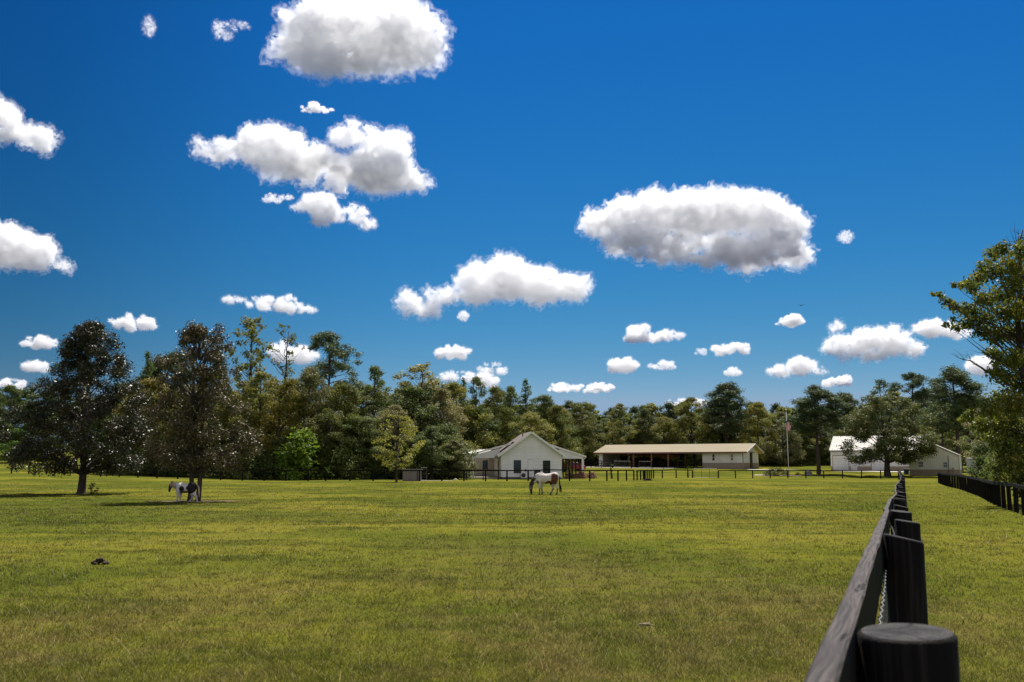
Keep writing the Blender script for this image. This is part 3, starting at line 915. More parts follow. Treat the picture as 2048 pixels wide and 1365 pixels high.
class Tree:
    def __init__(self, seed):
        self.rng = np.random.default_rng(seed); self.r = random.Random(seed)
        self.wood = MB(); self.cl = []          # clumps (centre, radius, flatten)
        self.leafv = []; self.H = 0
    def limb(self, a, b, r0, r1, n=5, seg=4, droop=0.0, up=.25, jit=.03, flare=0.0):
        a, b = Vector(a), Vector(b)
        L = (b - a).length
        pts = []
        for k in range(seg + 1):
            f = k / seg
            p = a.lerp(b, f)
            p.z += math.sin(f * math.pi) * L * up * .3 - droop * L * f * f
            if 0 < k < seg:
                p += Vector((self.r.uniform(-1, 1), self.r.uniform(-1, 1), self.r.uniform(-1, 1))) * L * jit
            pts.append(p)
        rad = [r0 + (r1 - r0) * (k / seg) for k in range(seg + 1)]
        if flare:
            q1 = pts[0].lerp(pts[1], .10); q2 = pts[0].lerp(pts[1], .28)
            pts[1:1] = [q1, q2]; rad[1:1] = [rad[0] * (1 + flare * .45), rad[0] * (1 + flare * .12)]
            rad[0] *= 1 + flare
        self.wood.tube(pts, rad, n)
        return pts
    def leaves(self, size, per_area, aspect=.5, upb=.5, hang=0.0, shell=.35, curl=0.0):
        rng = self.rng
        P, Nn, T = [], [], []
        for (c, r, fl, tone) in self.cl:
            n = max(6, int(per_area * r * r))
            d = rng.normal(size=(n, 3)); d /= np.linalg.norm(d, axis=1)[:, None]
            rad = r * (shell + (1 - shell) * rng.random(n) ** .6) * (1 + .18 * rng.normal(size=n))
            p = d * rad[:, None]; p[:, 2] *= fl
            P.append(p + np.array(c))
            nn = d * .6 + rng.normal(size=(n, 3)) * .75 + np.array([0, 0, upb])
            Nn.append(nn)
            T.append(np.clip(rng.random(n) * .75 + tone * .35 + .1 * d[:, 2], 0, 1))
        P = np.concatenate(P); Nn = np.concatenate(Nn); T = np.concatenate(T)
        Nn /= np.linalg.norm(Nn, axis=1)[:, None] + 1e-9
        n = len(P)
        a = rng.normal(size=(n, 3))
        if hang: a[:, 2] -= hang
        a -= Nn * (a * Nn).sum(1)[:, None]; a /= np.linalg.norm(a, axis=1)[:, None] + 1e-9
        b = np.cross(Nn, a)
        s = size * rng.uniform(.65, 1.35, n)[:, None]
        w_ = s * aspect * .5
        V = np.empty((n, 4, 3), np.float32)
        V[:, 0] = P - a * s * .5
        V[:, 1] = P + b * w_ + a * s * .08 + Nn * s * curl
        V[:, 2] = P + a * s * .5
        V[:, 3] = P - b * w_ + a * s * .08 + Nn * s * curl
        self.leafv.append((V, T))
    def crown_mesh(self, mat):
        V = np.concatenate([v for v, t in self.leafv]); T = np.concatenate([t for v, t in self.leafv])
        n = len(V)
        me = bpy.data.meshes.new('crown')
        me.vertices.add(n * 4); me.vertices.foreach_set('co', V.ravel())
        me.loops.add(n * 4); me.loops.foreach_set('vertex_index', np.arange(n * 4, dtype=np.int32))
        me.polygons.add(n); me.polygons.foreach_set('loop_start', np.arange(0, n * 4, 4, dtype=np.int32))
        me.update(calc_edges=True)
        a = me.attributes.new('tint', 'FLOAT', 'FACE'); a.data.foreach_set('value', T.astype(np.float32))
        me.materials.append(mat)
        self.H = float(V[:, :, 2].max()); self.W = float(np.percentile(V[:, :, 0], 99) - np.percentile(V[:, :, 0], 1))
        return me
    def finish(self, leaf, bark):
        self.tm = self.wood.mesh('trunk', bark, True)
        self.cm = self.crown_mesh(leaf)
        return self

def place(T, name, loc, label, cat, group=None, sx=1.0, sz=1.0, rz=0.0, crown_mat=None):
    e = empty(name, loc, rz, label, cat, group)
    e.scale = (sx, sx, sz)
    for nm, me in (('trunk', T.tm), ('crown', T.cm)):
        if me is None: continue
        o = bpy.data.objects.new(nm, me); o.parent = e; link(o)
        if crown_mat is not None and nm == 'crown':
            o.material_slots[0].link = 'OBJECT'; o.material_slots[0].material = crown_mat
    return e

def broadleaf(seed, H=14, W=9, base=.15, nc=46, rc=(.95, 1.7), prof=None, leaf=.22, dens=380, trunks=1, mat=L_OLIVE, bark=M_BARK, flat=.8, rtrunk=.22, upb=.5, aspect=.62, limbs=26, shell=.35, holes=0.0, lk=.5, ttop=.86):
    t = Tree(seed); r = t.r
    prof = prof or (lambda f: math.sin(math.pi * min(1, max(0, .12 + .88 * f)) ** .8) ** .7)
    for k in range(trunks):
        ox = (k - (trunks - 1) / 2) * .45
        top = Vector((ox * 2.2 + r.uniform(-.3, .3), r.uniform(-.3, .3), H * ttop))
        pts = t.limb((ox, 0, -.15), top, rtrunk, rtrunk * .18, 9, 7, 0, .02, .012, .6)
    for i in range(nc):
        f = (i + r.random()) / nc
        z = H * (base + (1 - base) * f)
        R_ = W / 2 * prof(f)
        a = r.uniform(0, 2 * math.pi)
        rr = R_ * math.sqrt(r.uniform(.12, 1.0))
        rad = r.uniform(*rc) * (1 - .35 * f)
        rr = max(0, rr - rad * .45)
        c = Vector((math.cos(a) * rr, math.sin(a) * rr, min(z, H - rad * flat * .8)))
        if r.random() < holes: continue
        t.cl.append((c, rad, flat * r.uniform(.75, 1.1), r.uniform(-.6, .6)))
    for i in range(limbs):
        c, rad, fl_, _ = t.cl[int(i * len(t.cl) / limbs)]
        zb = max(H * base * .8, c.z - math.hypot(c.x, c.y) * r.uniform(.6, 1.1))
        zb = min(zb, H * (ttop - .06))
        f = zb / (H * ttop)
        t.limb((0, 0, zb), c, rtrunk * (1 - f) * lk + .03, .015, 5, 4)
    t.leaves(leaf, dens, aspect, upb, 0, shell)
    return t.finish(mat, bark)

def pine(seed, H=19, W=7, base=.45, nc=64, mat=L_PINE, dens=330, rtrunk=.24, rc=(.65, 1.1), leaf=.36):
    """tall bare trunk, tiers of short branches ending in needle tufts"""
    t = Tree(seed); r = t.r
    sway = r.uniform(-.5, .5)
    t.limb((0, 0, -.2), (sway, r.uniform(-.3, .3), H * .97), rtrunk, .05, 8, 8, 0, .01, .006, .4)
    for i in range(nc):
        f = (i + r.random()) / nc
        z = H * (base + (.97 - base) * f)
        R_ = W / 2 * (1 - f ** 2.6) ** .6 * (.55 + .45 * math.sin(math.pi * min(1, f * 1.6 + .1)) ** .5 if f < .55 else 1)
        a = r.uniform(0, 6.28); rr = R_ * r.uniform(.45, 1.0)
        rad = r.uniform(*rc)
        c = Vector((math.cos(a) * rr + sway * f, math.sin(a) * rr, z + rr * .12))
        t.limb((sway * z / H, 0, z - rr * .18), c, .07 * (1 - f) + .025, .015, 4, 3)
        t.cl.append((c, rad, .80, r.uniform(-.5, .5)))
        if r.random() < .6:
            c2 = c * .68 + Vector((r.uniform(-.5, .5), r.uniform(-.5, .5), z * .32 + r.uniform(.2, .6)))
            t.cl.append((c2, rad * .9, .80, r.uniform(-.6, .3)))
    t.cl.append((Vector((sway, 0, H - .5)), rc[0], .8, 0))
    t.leaves(leaf, dens, .24, .35, 0, .15)
    return t.finish(mat, M_BARKP)

def cedar(seed, H=12, W=4, mat=L_DARK, nc=60, dens=260, leaf=.3):
    t = Tree(seed); r = t.r
    t.limb((0, 0, -.2), (0, 0, H * .97), .16, .03, 7, 6, 0, 0, .006, .4)
    for i in range(nc):
        f = (i + r.random()) / nc
        R_ = W / 2 * (1 - f) ** .75
        a = r.uniform(0, 6.28); rr = R_ * r.uniform(.3, 1.0); rad = .28 + .42 * (1 - f)
        c = Vector((math.cos(a) * rr, math.sin(a) * rr, H * (.06 + .93 * f)))
        t.cl.append((c, rad, .8, r.uniform(-.5, .4)))
        if i % 2 == 0: t.limb((0, 0, c.z - rr * .2), c, .03, .01, 4, 2)
    t.leaves(leaf, dens, .35, .5, 0, .2)
    return t.finish(mat, M_BARK)

def sparse(seed, H=16, W=5, base=.35, nc=40, rc=(.35, .7), mat=L_OLIVE, dens=190, leaf=.27, upr=.9):
    """open upright tree: steep limbs with small tufts, sky between"""
    t = Tree(seed); r = t.r
    t.limb((0, 0, -.2), (r.uniform(-.4, .4), 0, H * .95), .17, .03, 7, 8, 0, .02, .008, .4)
    for i in range(nc):
        f = (i + r.random()) / nc
        z = H * (base + (1 - base) * f)
        R_ = W / 2 * (math.sin(math.pi * (.2 + .72 * f)) ** .8)
        a = r.uniform(0, 6.28); rr = R_ * r.uniform(.25, 1.0); rad = r.uniform(*rc) * (1 - .25 * f)
        c = Vector((math.cos(a) * rr, math.sin(a) * rr, min(z, H - rad)))
        t.limb((0, 0, max(.5, z - rr * upr * 1.4)), c, .045 * (1 - f) + .018, .010, 4, 4, 0, -.15)
        t.cl.append((c, rad, 1.0, r.uniform(-.5, .5)))
    t.leaves(leaf, dens, .55, .3, 0, .1)
    return t.finish(mat, M_BARK)

def bush(seed, H=3.5, W=4.5, mat=L_DARK, nc=26, rc=(.55, .95), leaf=.24, dens=190, flat=.9):
    t = Tree(seed); r = t.r
    for i in range(nc):
        f = (i + r.random()) / nc
        R_ = W / 2 * math.sqrt(max(0, 1 - (f * .95) ** 2.4))
        a = r.uniform(0, 6.28); rad = r.uniform(*rc); rr = max(0, R_ * math.sqrt(r.uniform(.1, 1)) - rad * .5)
        c = Vector((math.cos(a) * rr, math.sin(a) * rr, max(rad * .5, f * (H - rad * .7))))
        t.cl.append((c, rad, flat, r.uniform(-.6, .6)))
        if i % 2 == 0: t.limb((r.uniform(-.2, .2), r.uniform(-.2, .2), -.1), c, .035, .01, 4, 3)
    t.leaves(leaf, dens, .55, .45, 0, .25)
    return t.finish(mat, M_BARK)

# --- the two magnolias in the paddock -------------------------------------------------
def magnolia(seed, H, left, right, z0, nc, rc, mat, leaf, dens, trunks, extra=(), rtrunk=.26, lean=0.0, holes=0.0):
    """outline given as half widths left and right of the trunk over height"""
    t = Tree(seed); r = t.r
    for k in range(trunks):
        ox = (k - (trunks - 1) / 2) * .42
        t.limb((ox, 0, -.15), (ox * 1.5 + lean, r.uniform(-.2, .2), H * .88), rtrunk, .04, 12, 8, 0, .015, .010, .55)
    for i in range(nc):
        f = (i + r.random()) / nc
        z = z0 + (H - z0) * f
        a = r.uniform(0, 6.28)
        ca, sa = math.cos(a), math.sin(a)
        lw, rw = interp(left, z), interp(right, z)
        Rx = (rw if ca > 0 else lw) * (1.06 + .32 * mnoise.noise(Vector((ca * 1.6, sa * 1.6, z * .75 + seed))))
        q = r.uniform(.02, 1.0) ** .38
        rad = r.uniform(*rc) * (1 - .3 * f)
        m = max(.1, 1 - rad * .40 / max(.4, Rx))
        c = Vector((ca * Rx * q * m, sa * (lw + rw) / 2 * q * m, min(z, H - rad * .7)))
        if r.random() < holes and q > .5: continue
        t.cl.append((c, rad, .78, r.uniform(-.55, .55)))
        if i % 3 == 0:
            zb = max(z0 * .8, c.z - math.hypot(c.x, c.y) * r.uniform(.5, .9))
            t.limb((lean * zb / H, 0, min(zb, H * .8)), c, .10 * (1 - f) + .02, .015, 5, 4)
    for (x, y, z, rad) in extra:
        t.cl.append((Vector((x, y, z)), rad, .9, r.uniform(-.3, .5)))
        t.limb((lean, 0, z - 1.2), (x, y, z), .04, .015, 5, 3)
    t.leaves(leaf, dens, .5, .55, .3, .25, .10)
    return t.finish(mat, M_BARK)

d1 = 64.0; x1 = gx(172, d1)
MG1 = magnolia(11, 11.0, [(1.2, 4.0), (1.8, 4.6), (3.5, 4.4), (5.2, 3.9), (7, 3.0), (9, 2.1), (10.0, 1.3), (10.6, .8), (11, .4)],
               [(1.2, 2.4), (1.8, 3.4), (3.2, 4.3), (5, 4.3), (7, 3.4), (8.5, 2.6), (9.6, 1.9), (10.5, 1.2), (11, .6)],
               1.5, 185, (.45, .95), L_MAG, .145, 1050, 1, rtrunk=.25)
place(MG1, 'magnolia_tree', (x1, d1, terr(x1, d1)), 'big dark green magnolia with glossy leaves, its single trunk clear of the pony', 'tree')
d2 = 50.6; x2 = gx(395, d2)
MG2 = magnolia(23, 8.9, [(1.5, 1.6), (2.2, 2.5), (4, 2.7), (6, 2.5), (7.1, 2.3), (7.6, 1.1), (8.4, .8), (8.9, .4)],
               [(1.5, 2.1), (2.0, 2.7), (3.5, 2.75), (5.5, 2.4), (6.6, 1.9), (7.4, 1.5), (8.0, 1.5), (8.4, .4), (8.9, .1)],
               1.75, 190, (.34, .62), L_MAGB, .125, 1050, 2, extra=[(-.45, 0, 8.85, .35), (-.55, .2, 8.3, .5), (.95, .1, 8.75, .36), (1.1, -.2, 8.3, .4), (.75, .1, 8.1, .4), (1.5, 0, 7.8, .35)], rtrunk=.13, holes=.10)
place(MG2, 'magnolia_tree', (x2, d2, terr(x2, d2)), 'brownish twin trunked magnolia with the pony standing under it', 'tree')

# --- tree kinds for the woods ----------------------------------------------------------
BR = [broadleaf(31, 14, 9.5), broadleaf(32, 15, 8.5, nc=52, prof=lambda f: (.35 + .65 * math.sin(math.pi * (.08 + .85 * f)))),
      broadleaf(33, 13, 10, .1, 54, (.9, 1.5)), broadleaf(34, 16, 8, .22, 44, (.7, 1.25), holes=.15, dens=420),
      broadleaf(35, 12, 9, .08, 60, (.8, 1.4))]
PN = [pine(41), pine(42, 18, 6, .38, 60), pine(43, 20, 8, .50, 46, rc=(.5, .9))]
SPR = [sparse(51, nc=64, rc=(.4, .8), dens=230), sparse(52, 17, 4.5, .3, 60, (.28, .55), dens=210, leaf=.24)]
CD = [cedar(61), cedar(62, 10, 4.6)]
BS = [bush(71), bush(72, 3, 5), bush(73, 4.2, 4)]
FR = broadleaf(36, 13, 8, .05, 34, (1.1, 1.9), leaf=.5, dens=62, limbs=12)     # farthest rows
FP = pine(44, 18, 6.5, .35, 34, dens=95, leaf=.7, rc=(.8, 1.3))

def tree_at(T, name, px, d, top_py, width_px, label, cat='tree', group=None, mat=None, rz=None):
    x = gx(px, d); z = terr(x, d)
    H = at(px, top_py, d).z - z
    sz = H / T.H; sx = 1.12 * width_px * d / F / T.W
    return place(T, name, (x, d, z), label, cat, group, sx, sz, rf.uniform(0, 6.28) if rz is None else rz, mat)

G1 = 'trees of the wood on the left'
# skyline and front of the left wood
W_LEFT = [
 (CD[0], 'cedar_tree', 292, 131, 700, 62, 'pointed dark evergreen showing between the two magnolias', None),
 (PN[0], 'pine_tree', 345, 136, 700, 95, 'dark pine crown right behind the top of the brown magnolia', None),
 (SPR[0], 'sweetgum_tree', 497, 134, 630, 82, 'tallest open crowned tree, just right of the brown magnolia', None),
 (SPR[1], 'sweetgum_tree', 566, 139, 645, 72, 'thin half bare tree standing against a white cloud', None),
 (PN[2], 'pine_tree', 662, 141, 660, 118, 'lone tall pine rising high over the left wood', None),
 (BR[3], 'broadleaf_tree', 520, 128, 742, 105, 'olive tree under the tallest open crowned tree', None),
 (BR[1], 'broadleaf_tree', 562, 126, 752, 92, 'yellowing tree under the thin half bare tree', L_YELLOW),
 (BR[0], 'broadleaf_tree', 620, 128, 728, 105, 'grey green tree hiding the trunk of the lone pine', L_GREY),
 (BR[2], 'broadleaf_tree', 690, 128, 765, 110, 'olive tree just right of the lone pine trunk', None),
 (BR[3], 'broadleaf_tree', 748, 132, 730, 88, 'dark upright tree peaking left of the small paddock tree', L_DARK),
 (BR[4], 'broadleaf_tree', 790, 127, 808, 95, 'grey green tree right behind the small paddock tree', L_GREY),
 (SPR[0], 'broadleaf_tree', 838, 136, 725, 105, 'loose crowned tall tree peaking right of the small paddock tree', L_GREY),
 (BR[1], 'broadleaf_tree', 836, 133, 770, 105, 'dark tree filling in under the loose crowned tall tree', L_DARK),
 (BR[0], 'broadleaf_tree', 885, 137, 775, 85, 'dull green tree between the loose crowned tree and a dark spire', L_GREY),
 (CD[1], 'cedar_tree', 927, 150, 754, 52, 'dark spire shaped evergreen to the left of the house roof', None),
 (BR[3], 'broadleaf_tree', 953, 153, 752, 72, 'dark rounded tree next to the dark spire', L_DARK),
 (BR[2], 'broadleaf_tree', 990, 158, 770, 85, 'olive tree directly left of the roof ridge of the house', None),
 (BR[4], 'broadleaf_tree', 1022, 166, 770, 80, 'dark tree above the roof ridge of the house', L_DARK),
 (CD[0], 'cedar_tree', 1052, 167, 756, 50, 'crooked topped evergreen above the white gable', None),
 (BR[0], 'broadleaf_tree', 1062, 152, 822, 95, 'broad olive tree close behind the white gable', None),
 (BR[1], 'broadleaf_tree', 1088, 172, 788, 66, 'dark tree right of the crooked topped evergreen', L_DARK),
 (BR[2], 'broadleaf_tree', 1112, 168, 808, 80, 'olive tree above the right porch of the house', None),
 (BR[0], 'broadleaf_tree', 950, 153, 812, 95, 'dark broad tree close behind the left porch of the house', L_DARK),
 (BR[4], 'broadleaf_tree', 908, 126, 880, 70, 'small olive grey tree beside the left porch of the house', L_GREY),
 (BR[2], 'broadleaf_tree', 430, 130, 738, 120, 'dark tree filling in behind the right side of the brown magnolia', L_DARK),
 (BR[0], 'broadleaf_tree', 300, 128, 752, 115, 'olive brown tree in the gap between the magnolias', L_YELLOW),
 (BR[4], 'broadleaf_tree', 375, 127, 770, 115, 'olive tree right behind the brown magnolia', None),
 (BR[1], 'broadleaf_tree', 235, 134, 790, 110, 'dark tree behind the right half of the dark magnolia', L_DARK),
 (BR[3], 'broadleaf_tree', 160, 140, 800, 110, 'dark tree wholly backing the dark magnolia', L_DARK),
 (BR[2], 'broadleaf_tree', 470, 126, 785, 105, 'olive tree low behind the tallest open crowned tree', None),
 (BR[4], 'broadleaf_tree', 655, 124, 815, 85, 'low olive tree over the bright green bush', None),
 (BR[1], 'broadleaf_tree', 725, 124, 830, 85, 'low dark tree right of the bright green bush', L_DARK),
 (BR[0], 'broadleaf_tree', 865, 124, 850, 85, 'low dark tree over the grey utility box', L_DARK),
]
for (T, nm, px, d, ty, wd, lab, mt) in W_LEFT:
    tree_at(T, nm, px, d, ty, wd, lab, 'tree', G1, mt)
tree_at(BS[2], 'shrub', 612, 120.5, 852, 98, 'bright green bush standing at the fence under the wood', 'shrub', None, L_BRIGHT, 1.0)
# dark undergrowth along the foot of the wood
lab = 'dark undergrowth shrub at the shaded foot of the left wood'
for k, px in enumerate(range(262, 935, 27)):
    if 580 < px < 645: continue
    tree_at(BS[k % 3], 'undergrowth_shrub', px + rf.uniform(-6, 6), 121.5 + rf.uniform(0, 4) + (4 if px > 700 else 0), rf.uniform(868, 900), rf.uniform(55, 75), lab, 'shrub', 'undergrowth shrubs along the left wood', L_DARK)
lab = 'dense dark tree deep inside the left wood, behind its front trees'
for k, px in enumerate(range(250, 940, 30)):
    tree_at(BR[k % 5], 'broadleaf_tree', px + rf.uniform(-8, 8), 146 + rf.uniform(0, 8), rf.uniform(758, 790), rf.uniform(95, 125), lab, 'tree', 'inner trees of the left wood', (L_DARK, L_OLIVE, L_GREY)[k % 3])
lab = 'dark tree in the row behind the house wood'
for k, px in enumerate(range(930, 1135, 26)):
    tree_at(BR[k % 5], 'broadleaf_tree', px + rf.uniform(-5, 5), 186 + rf.uniform(0, 8), rf.uniform(800, 815), rf.uniform(70, 90), lab, 'tree', 'row behind the house wood', L_DARK if k % 2 else None)
# far wood at the left edge
lab = 'distant dark tree of the far wood at the left edge'
for k, (px, ty) in enumerate([(-60, 790), (-20, 775), (18, 766), (52, 772), (90, 778), (130, 785)]):
    tree_at([FR, FP, BR[0]][k % 3], 'broadleaf_tree' if k % 3 != 1 else 'pine_tree', px, 190 + 5 * (k % 2), ty, 75, lab, 'tree', 'distant trees at the left edge', L_DARK if k % 3 != 1 else None)
tree_at(BR[2], 'broadleaf_tree', 2, 172, 838, 75, 'light green small tree low at the left edge', 'tree', None, L_BRIGHT)
# far rows from the house to the right edge
lab_p = 'slender distant pine in the far row behind house, barn and garage'
lab_b = 'distant rounded tree in the far row behind house, barn and garage'
px = 1090; k = 0
while px < 2130:
    isp = rf.random() < .5
    d = 232 + rf.uniform(-10, 22)
    ty = 808 + rf.uniform(-12, 16) + (6 if 1150 < px < 1350 else 0) - (22 if px > 1780 else 0)
    tree_at(FP if isp else FR, 'pine_tree' if isp else 'broadleaf_tree', px, d, ty, rf.uniform(36, 50) if isp else rf.uniform(55, 70), lab_p if isp else lab_b, 'tree', 'far pines' if isp else 'far rounded trees', None if isp else (L_DARK, L_OLIVE, None)[k % 3])
    px += rf.uniform(13, 20); k += 1
lab = 'lower leafy tree in the row just behind the barn and garage'
px = 1120; k = 0
while px < 2000:
    d = 214 + rf.uniform(-3, 8)
    tree_at(BR[k % 5], 'broadleaf_tree', px, d, rf.uniform(824, 848), rf.uniform(58, 78), lab, 'tree', 'leafy trees just behind the barn and garage', (L_DARK, None, L_OAK)[k % 3])
    px += rf.uniform(26, 36); k += 1
lab = 'dark undergrowth shrub behind the barn and garage'
px = 1110
while px < 2010:
    tree_at(BS[int(px) % 3], 'undergrowth_shrub', px, 209 + rf.uniform(-1, 3), rf.uniform(886, 902), rf.uniform(38, 52), lab, 'shrub', 'undergrowth shrubs behind the barn', L_DARK)
    px += rf.uniform(24, 32)
W_RIGHT = [
 (BR[1], 'broadleaf_tree', 1163, 205, 802, 66, 'olive tree showing just right of the right porch', None),
 (BR[3], 'broadleaf_tree', 1240, 212, 806, 60, 'olive tree above the left half of the barn roof', None),
 (BR[0], 'broadleaf_tree', 1290, 214, 815, 55, 'ragged topped tree above the middle of the barn roof', L_OAK),
 (BR[4], 'broadleaf_tree', 1382, 210, 793, 92, 'largest round olive tree above the barn roof', None),
 (PN[1], 'pine_tree', 1452, 207, 760, 78, 'tall dark pine above the white end of the barn', None),
 (BR[2], 'broadleaf_tree', 1515, 206, 802, 76, 'light olive tree right of the tall dark pine', L_OLIVE),
 (BR[4], 'broadleaf_tree', 1562, 205, 822, 70, 'grey green tree behind the flagpole', L_GREY),
 (PN[0], 'pine_tree', 1632, 157, 768, 88, 'pine with a visible trunk between flagpole and garage', None),
 (PN[1], 'pine_tree', 1690, 200, 780, 60, 'dark pine behind the left end of the garage', None),
 (PN[2], 'pine_tree', 1822, 186, 742, 92, 'tall pine directly above the metal shed', None),
 (SPR[0], 'pine_tree', 1765, 192, 758, 60, 'thin crowned tree left of the tall pine over the shed', L_PINE),
 (PN[1], 'pine_tree', 1913, 172, 728, 98, 'tallest pine on the right, left of the leaning tree', None),
 (BR[3], 'broadleaf_tree', 1880, 186, 800, 75, 'dark tree behind the right end of the shed', L_DARK),
 (BR[0], 'broadleaf_tree', 1985, 136, 806, 100, 'grey green bushy tree over the white trailer', L_GREY),
 (BR[2], 'broadleaf_tree', 2015, 128, 790, 110, 'dark tree behind the trunk of the leaning tree', L_DARK),
]
for (T, nm, px, d, ty, wd, lab, mt) in W_RIGHT:
    tree_at(T, nm, px, d, ty, wd, lab, 'tree', 'trees behind barn and garage', mt)
for k, (px, d, ty, wd) in enumerate([(1962, 128, 905, 60), (2000, 118, 880, 70), (2040, 110, 860, 90)]):
    tree_at(BS[k], 'undergrowth_shrub', px, d, ty, wd, 'dark undergrowth shrub beyond the lane fence', 'shrub', 'undergrowth beyond the lane fence', L_DARK)

# --- trees standing alone ---------------------------------------------------------------
YT = broadleaf(81, 6.9, 4.8, .22, 80, (.34, .55), leaf=.17, dens=300, rtrunk=.10, mat=L_YOUNG, limbs=24, prof=lambda f: math.sin(math.pi * (.12 + .80 * f)) ** .8)
tree_at(YT, 'young_tree', 795, 103, 828, 82, 'small olive tree standing alone in the paddock before the fence', 'tree')
OK = broadleaf(82, 11.6, 12.2, .20, 150, (.75, 1.25), leaf=.22, dens=380, rtrunk=.42, mat=L_OAK, limbs=44, prof=lambda f: interp([(0, .72), (.15, .92), (.45, 1.0), (.7, .9), (.9, .6), (1, .35)], f), holes=.04, lk=.22, ttop=.5)
tree_at(OK, 'oak_tree', 1769, 146, 788, 146, 'broad dark oak standing in front of the metal garage', 'tree', rz=.3)

# leaning tree over the lane, crown reaching in from the right edge
t = Tree(91); r = t.r
d3 = 46.0; X0 = gx(2085, d3); Z0 = terr(X0, d3)
O = Vector((X0, d3, Z0))
t.limb((0, 0, -.2), (-.9, 0, 8.5), .26, .12, 9, 6, 0, .02)
t.limb((-.9, 0, 8.5), (-.3, .2, 12.8), .11, .03, 6, 5)
CL = [(1985, 510, .40), (2005, 500, .40), (1970, 535, .38), (1958, 555, .42), (1990, 545, .5), (2020, 530, .5), (2040, 500, .45), (1945, 575, .38), (1935, 566, .25), (1925, 571, .22),
      (1908, 570, .16), (1880, 592, .22), (1868, 590, .15), (1893, 605, .28), (1908, 612, .32), (1925, 622, .40), (1945, 620, .45), (1950, 645, .45), (1930, 650, .35), (1905, 640, .18), (1892, 650, .16), (1912, 655, .25),
      (1970, 600, .5), (1980, 635, .5), (2000, 590, .55), (2030, 570, .6), (2010, 625, .55), (2040, 620, .6), (1965, 665, .4), (1990, 670, .5), (2020, 665, .6), (2045, 670, .6),
      (1985, 705, .38), (2000, 720, .45), (2025, 715, .55), (2045, 730, .6), (1990, 745, .4), (2010, 755, .5), (2035, 770, .6),
      (1962, 850, .5), (1940, 830, .3), (1925, 838, .22), (1978, 820, .5), (2000, 800, .6), (2030, 810, .7), (1995, 845, .6), (2020, 850, .7), (1985, 875, .4), (2010, 890, .6), (2040, 880, .7),
      (2005, 915, .45), (1998, 940, .32), (2025, 930, .6), (2012, 960, .35), (2035, 965, .45), (1992, 960, .2), (2045, 920, .6), (2048, 985, .4)]
tips = []
for (px, py, rad) in CL:
    dd = d3 + r.uniform(-1.8, 1.8)
    c = at(px, py, dd) - O
    tips.append(c)
    t.cl.append((c, rad * 1.15, .85, r.uniform(-.3, .8)))
for k in range(60):                        # the rest of the crown, out of frame and behind
    a = r.uniform(0, 6.28); f = r.random()
    z = 1.2 + 11.2 * f
    rr = 4.2 * math.sin(math.pi * (.15 + .75 * f)) * math.sqrt(r.random())
    c = Vector((1.2 + math.cos(a) * rr * .8, math.sin(a) * rr, z))
    if c.x < -.6: c.x = -c.x
    tips.append(c); t.cl.append((c, r.uniform(.5, .8), .85, r.uniform(-.6, .3)))
def on_trunk(z):
    return Vector((-.9 * min(1, z / 8.5), 0, z))
for k, c in enumerate(tips):
    rr = math.hypot(c.x + .5, c.y)
    zb = max(1.2, min(8.4, c.z - rr * r.uniform(.55, .9)))
    t.limb(on_trunk(zb), c, .012 + .007 * rr, .006, 5, 5, 0, .1)
# main bough to the left and bare twigs
for (a, b) in (((2045, 735), (1905, 612)), ((2040, 700), (1960, 640)), ((2050, 690), (1990, 520)), ((2050, 600), (2038, 470)), ((1985, 748), (1915, 715))):
    A, B = at(a[0], a[1], d3) - O, at(b[0], b[1], d3 - .5) - O
    pts = t.limb(A, B, .06, .012, 6, 6, 0, .1)
    for q in pts[2:]:
        for _ in range(3):
            e = Vector((r.uniform(-.9, .3), r.uniform(-.4, .4), r.uniform(.1, .8)))
            t.limb(q, q + e * .8, .009, .004, 4, 3)
for (px, py) in ((2020, 455), (2030, 445), (2012, 470), (2040, 470), (2008, 490)):
    A, B = at(2036, 520, d3) - O, at(px, py, d3) - O
    t.limb(A, B, .018, .004, 4, 4)
for (px, py) in ((1945, 690), (1955, 705), (1940, 700), (1958, 725)):
    A, B = at(1990, 720, d3) - O, at(px, py, d3) - O
    t.limb(A, B, .012, .004, 4, 4, 0, .2)
t.leaves(.19, 980, .50, .1, .9, .1, .08)
LT = t.finish(L_NEAR, M_BARK)
place(LT, 'leaning_tree', O, 'large near tree leaning in from the right edge over the lane fence', 'tree')

# --- small planting near the buildings ------------------------------------------------
FB = bush(74, 1.5, 3.2, L_FLOWER, 34, (.3, .5), .12, 520)
tree_at(FB, 'flowering_shrub', 1547, 148, 934, 44, 'rounded shrub with pinkish flowers left of the flagpole foot', 'shrub')
GS = bush(75, 1.0, .9, L_BRIGHT, 12, (.2, .32), .12, 420)
tree_at(GS, 'shrub', 1590, 150, 944, 9, 'tiny green shrub right of the flagpole foot', 'shrub')
DR = bush(76, 1.1, 1.6, L_DRY, 22, (.22, .4), .16, 420)
for k, (px, ty, wd, lb) in enumerate([(1140, 943, 22, 'dry reddish shrub under the porch posts, leftmost of three'), (1161, 940, 24, 'dry reddish shrub in front of the white porch post'), (1182, 941, 20, 'dry reddish shrub just right of the porch, outermost of three')]):
    tree_at(DR, 'dry_shrub', px, 133 - k * .4, ty, wd, lb, 'shrub', 'dry shrubs by the right porch')
SP = sparse(77, 3.0, 1.4, .3, 18, (.12, .22), L_DARK, 420, .10)
tree_at(SP, 'sapling', 1222, 131, 928, 14, 'thin sapling standing between fence and barn', 'tree')
SP2 = sparse(78, 2.0, .8, .2, 12, (.10, .16), L_DARK, 420, .09)
tree_at(SP2, 'sapling', 1373, 142, 934, 7, 'tiny sapling left of the wire gate', 'tree')
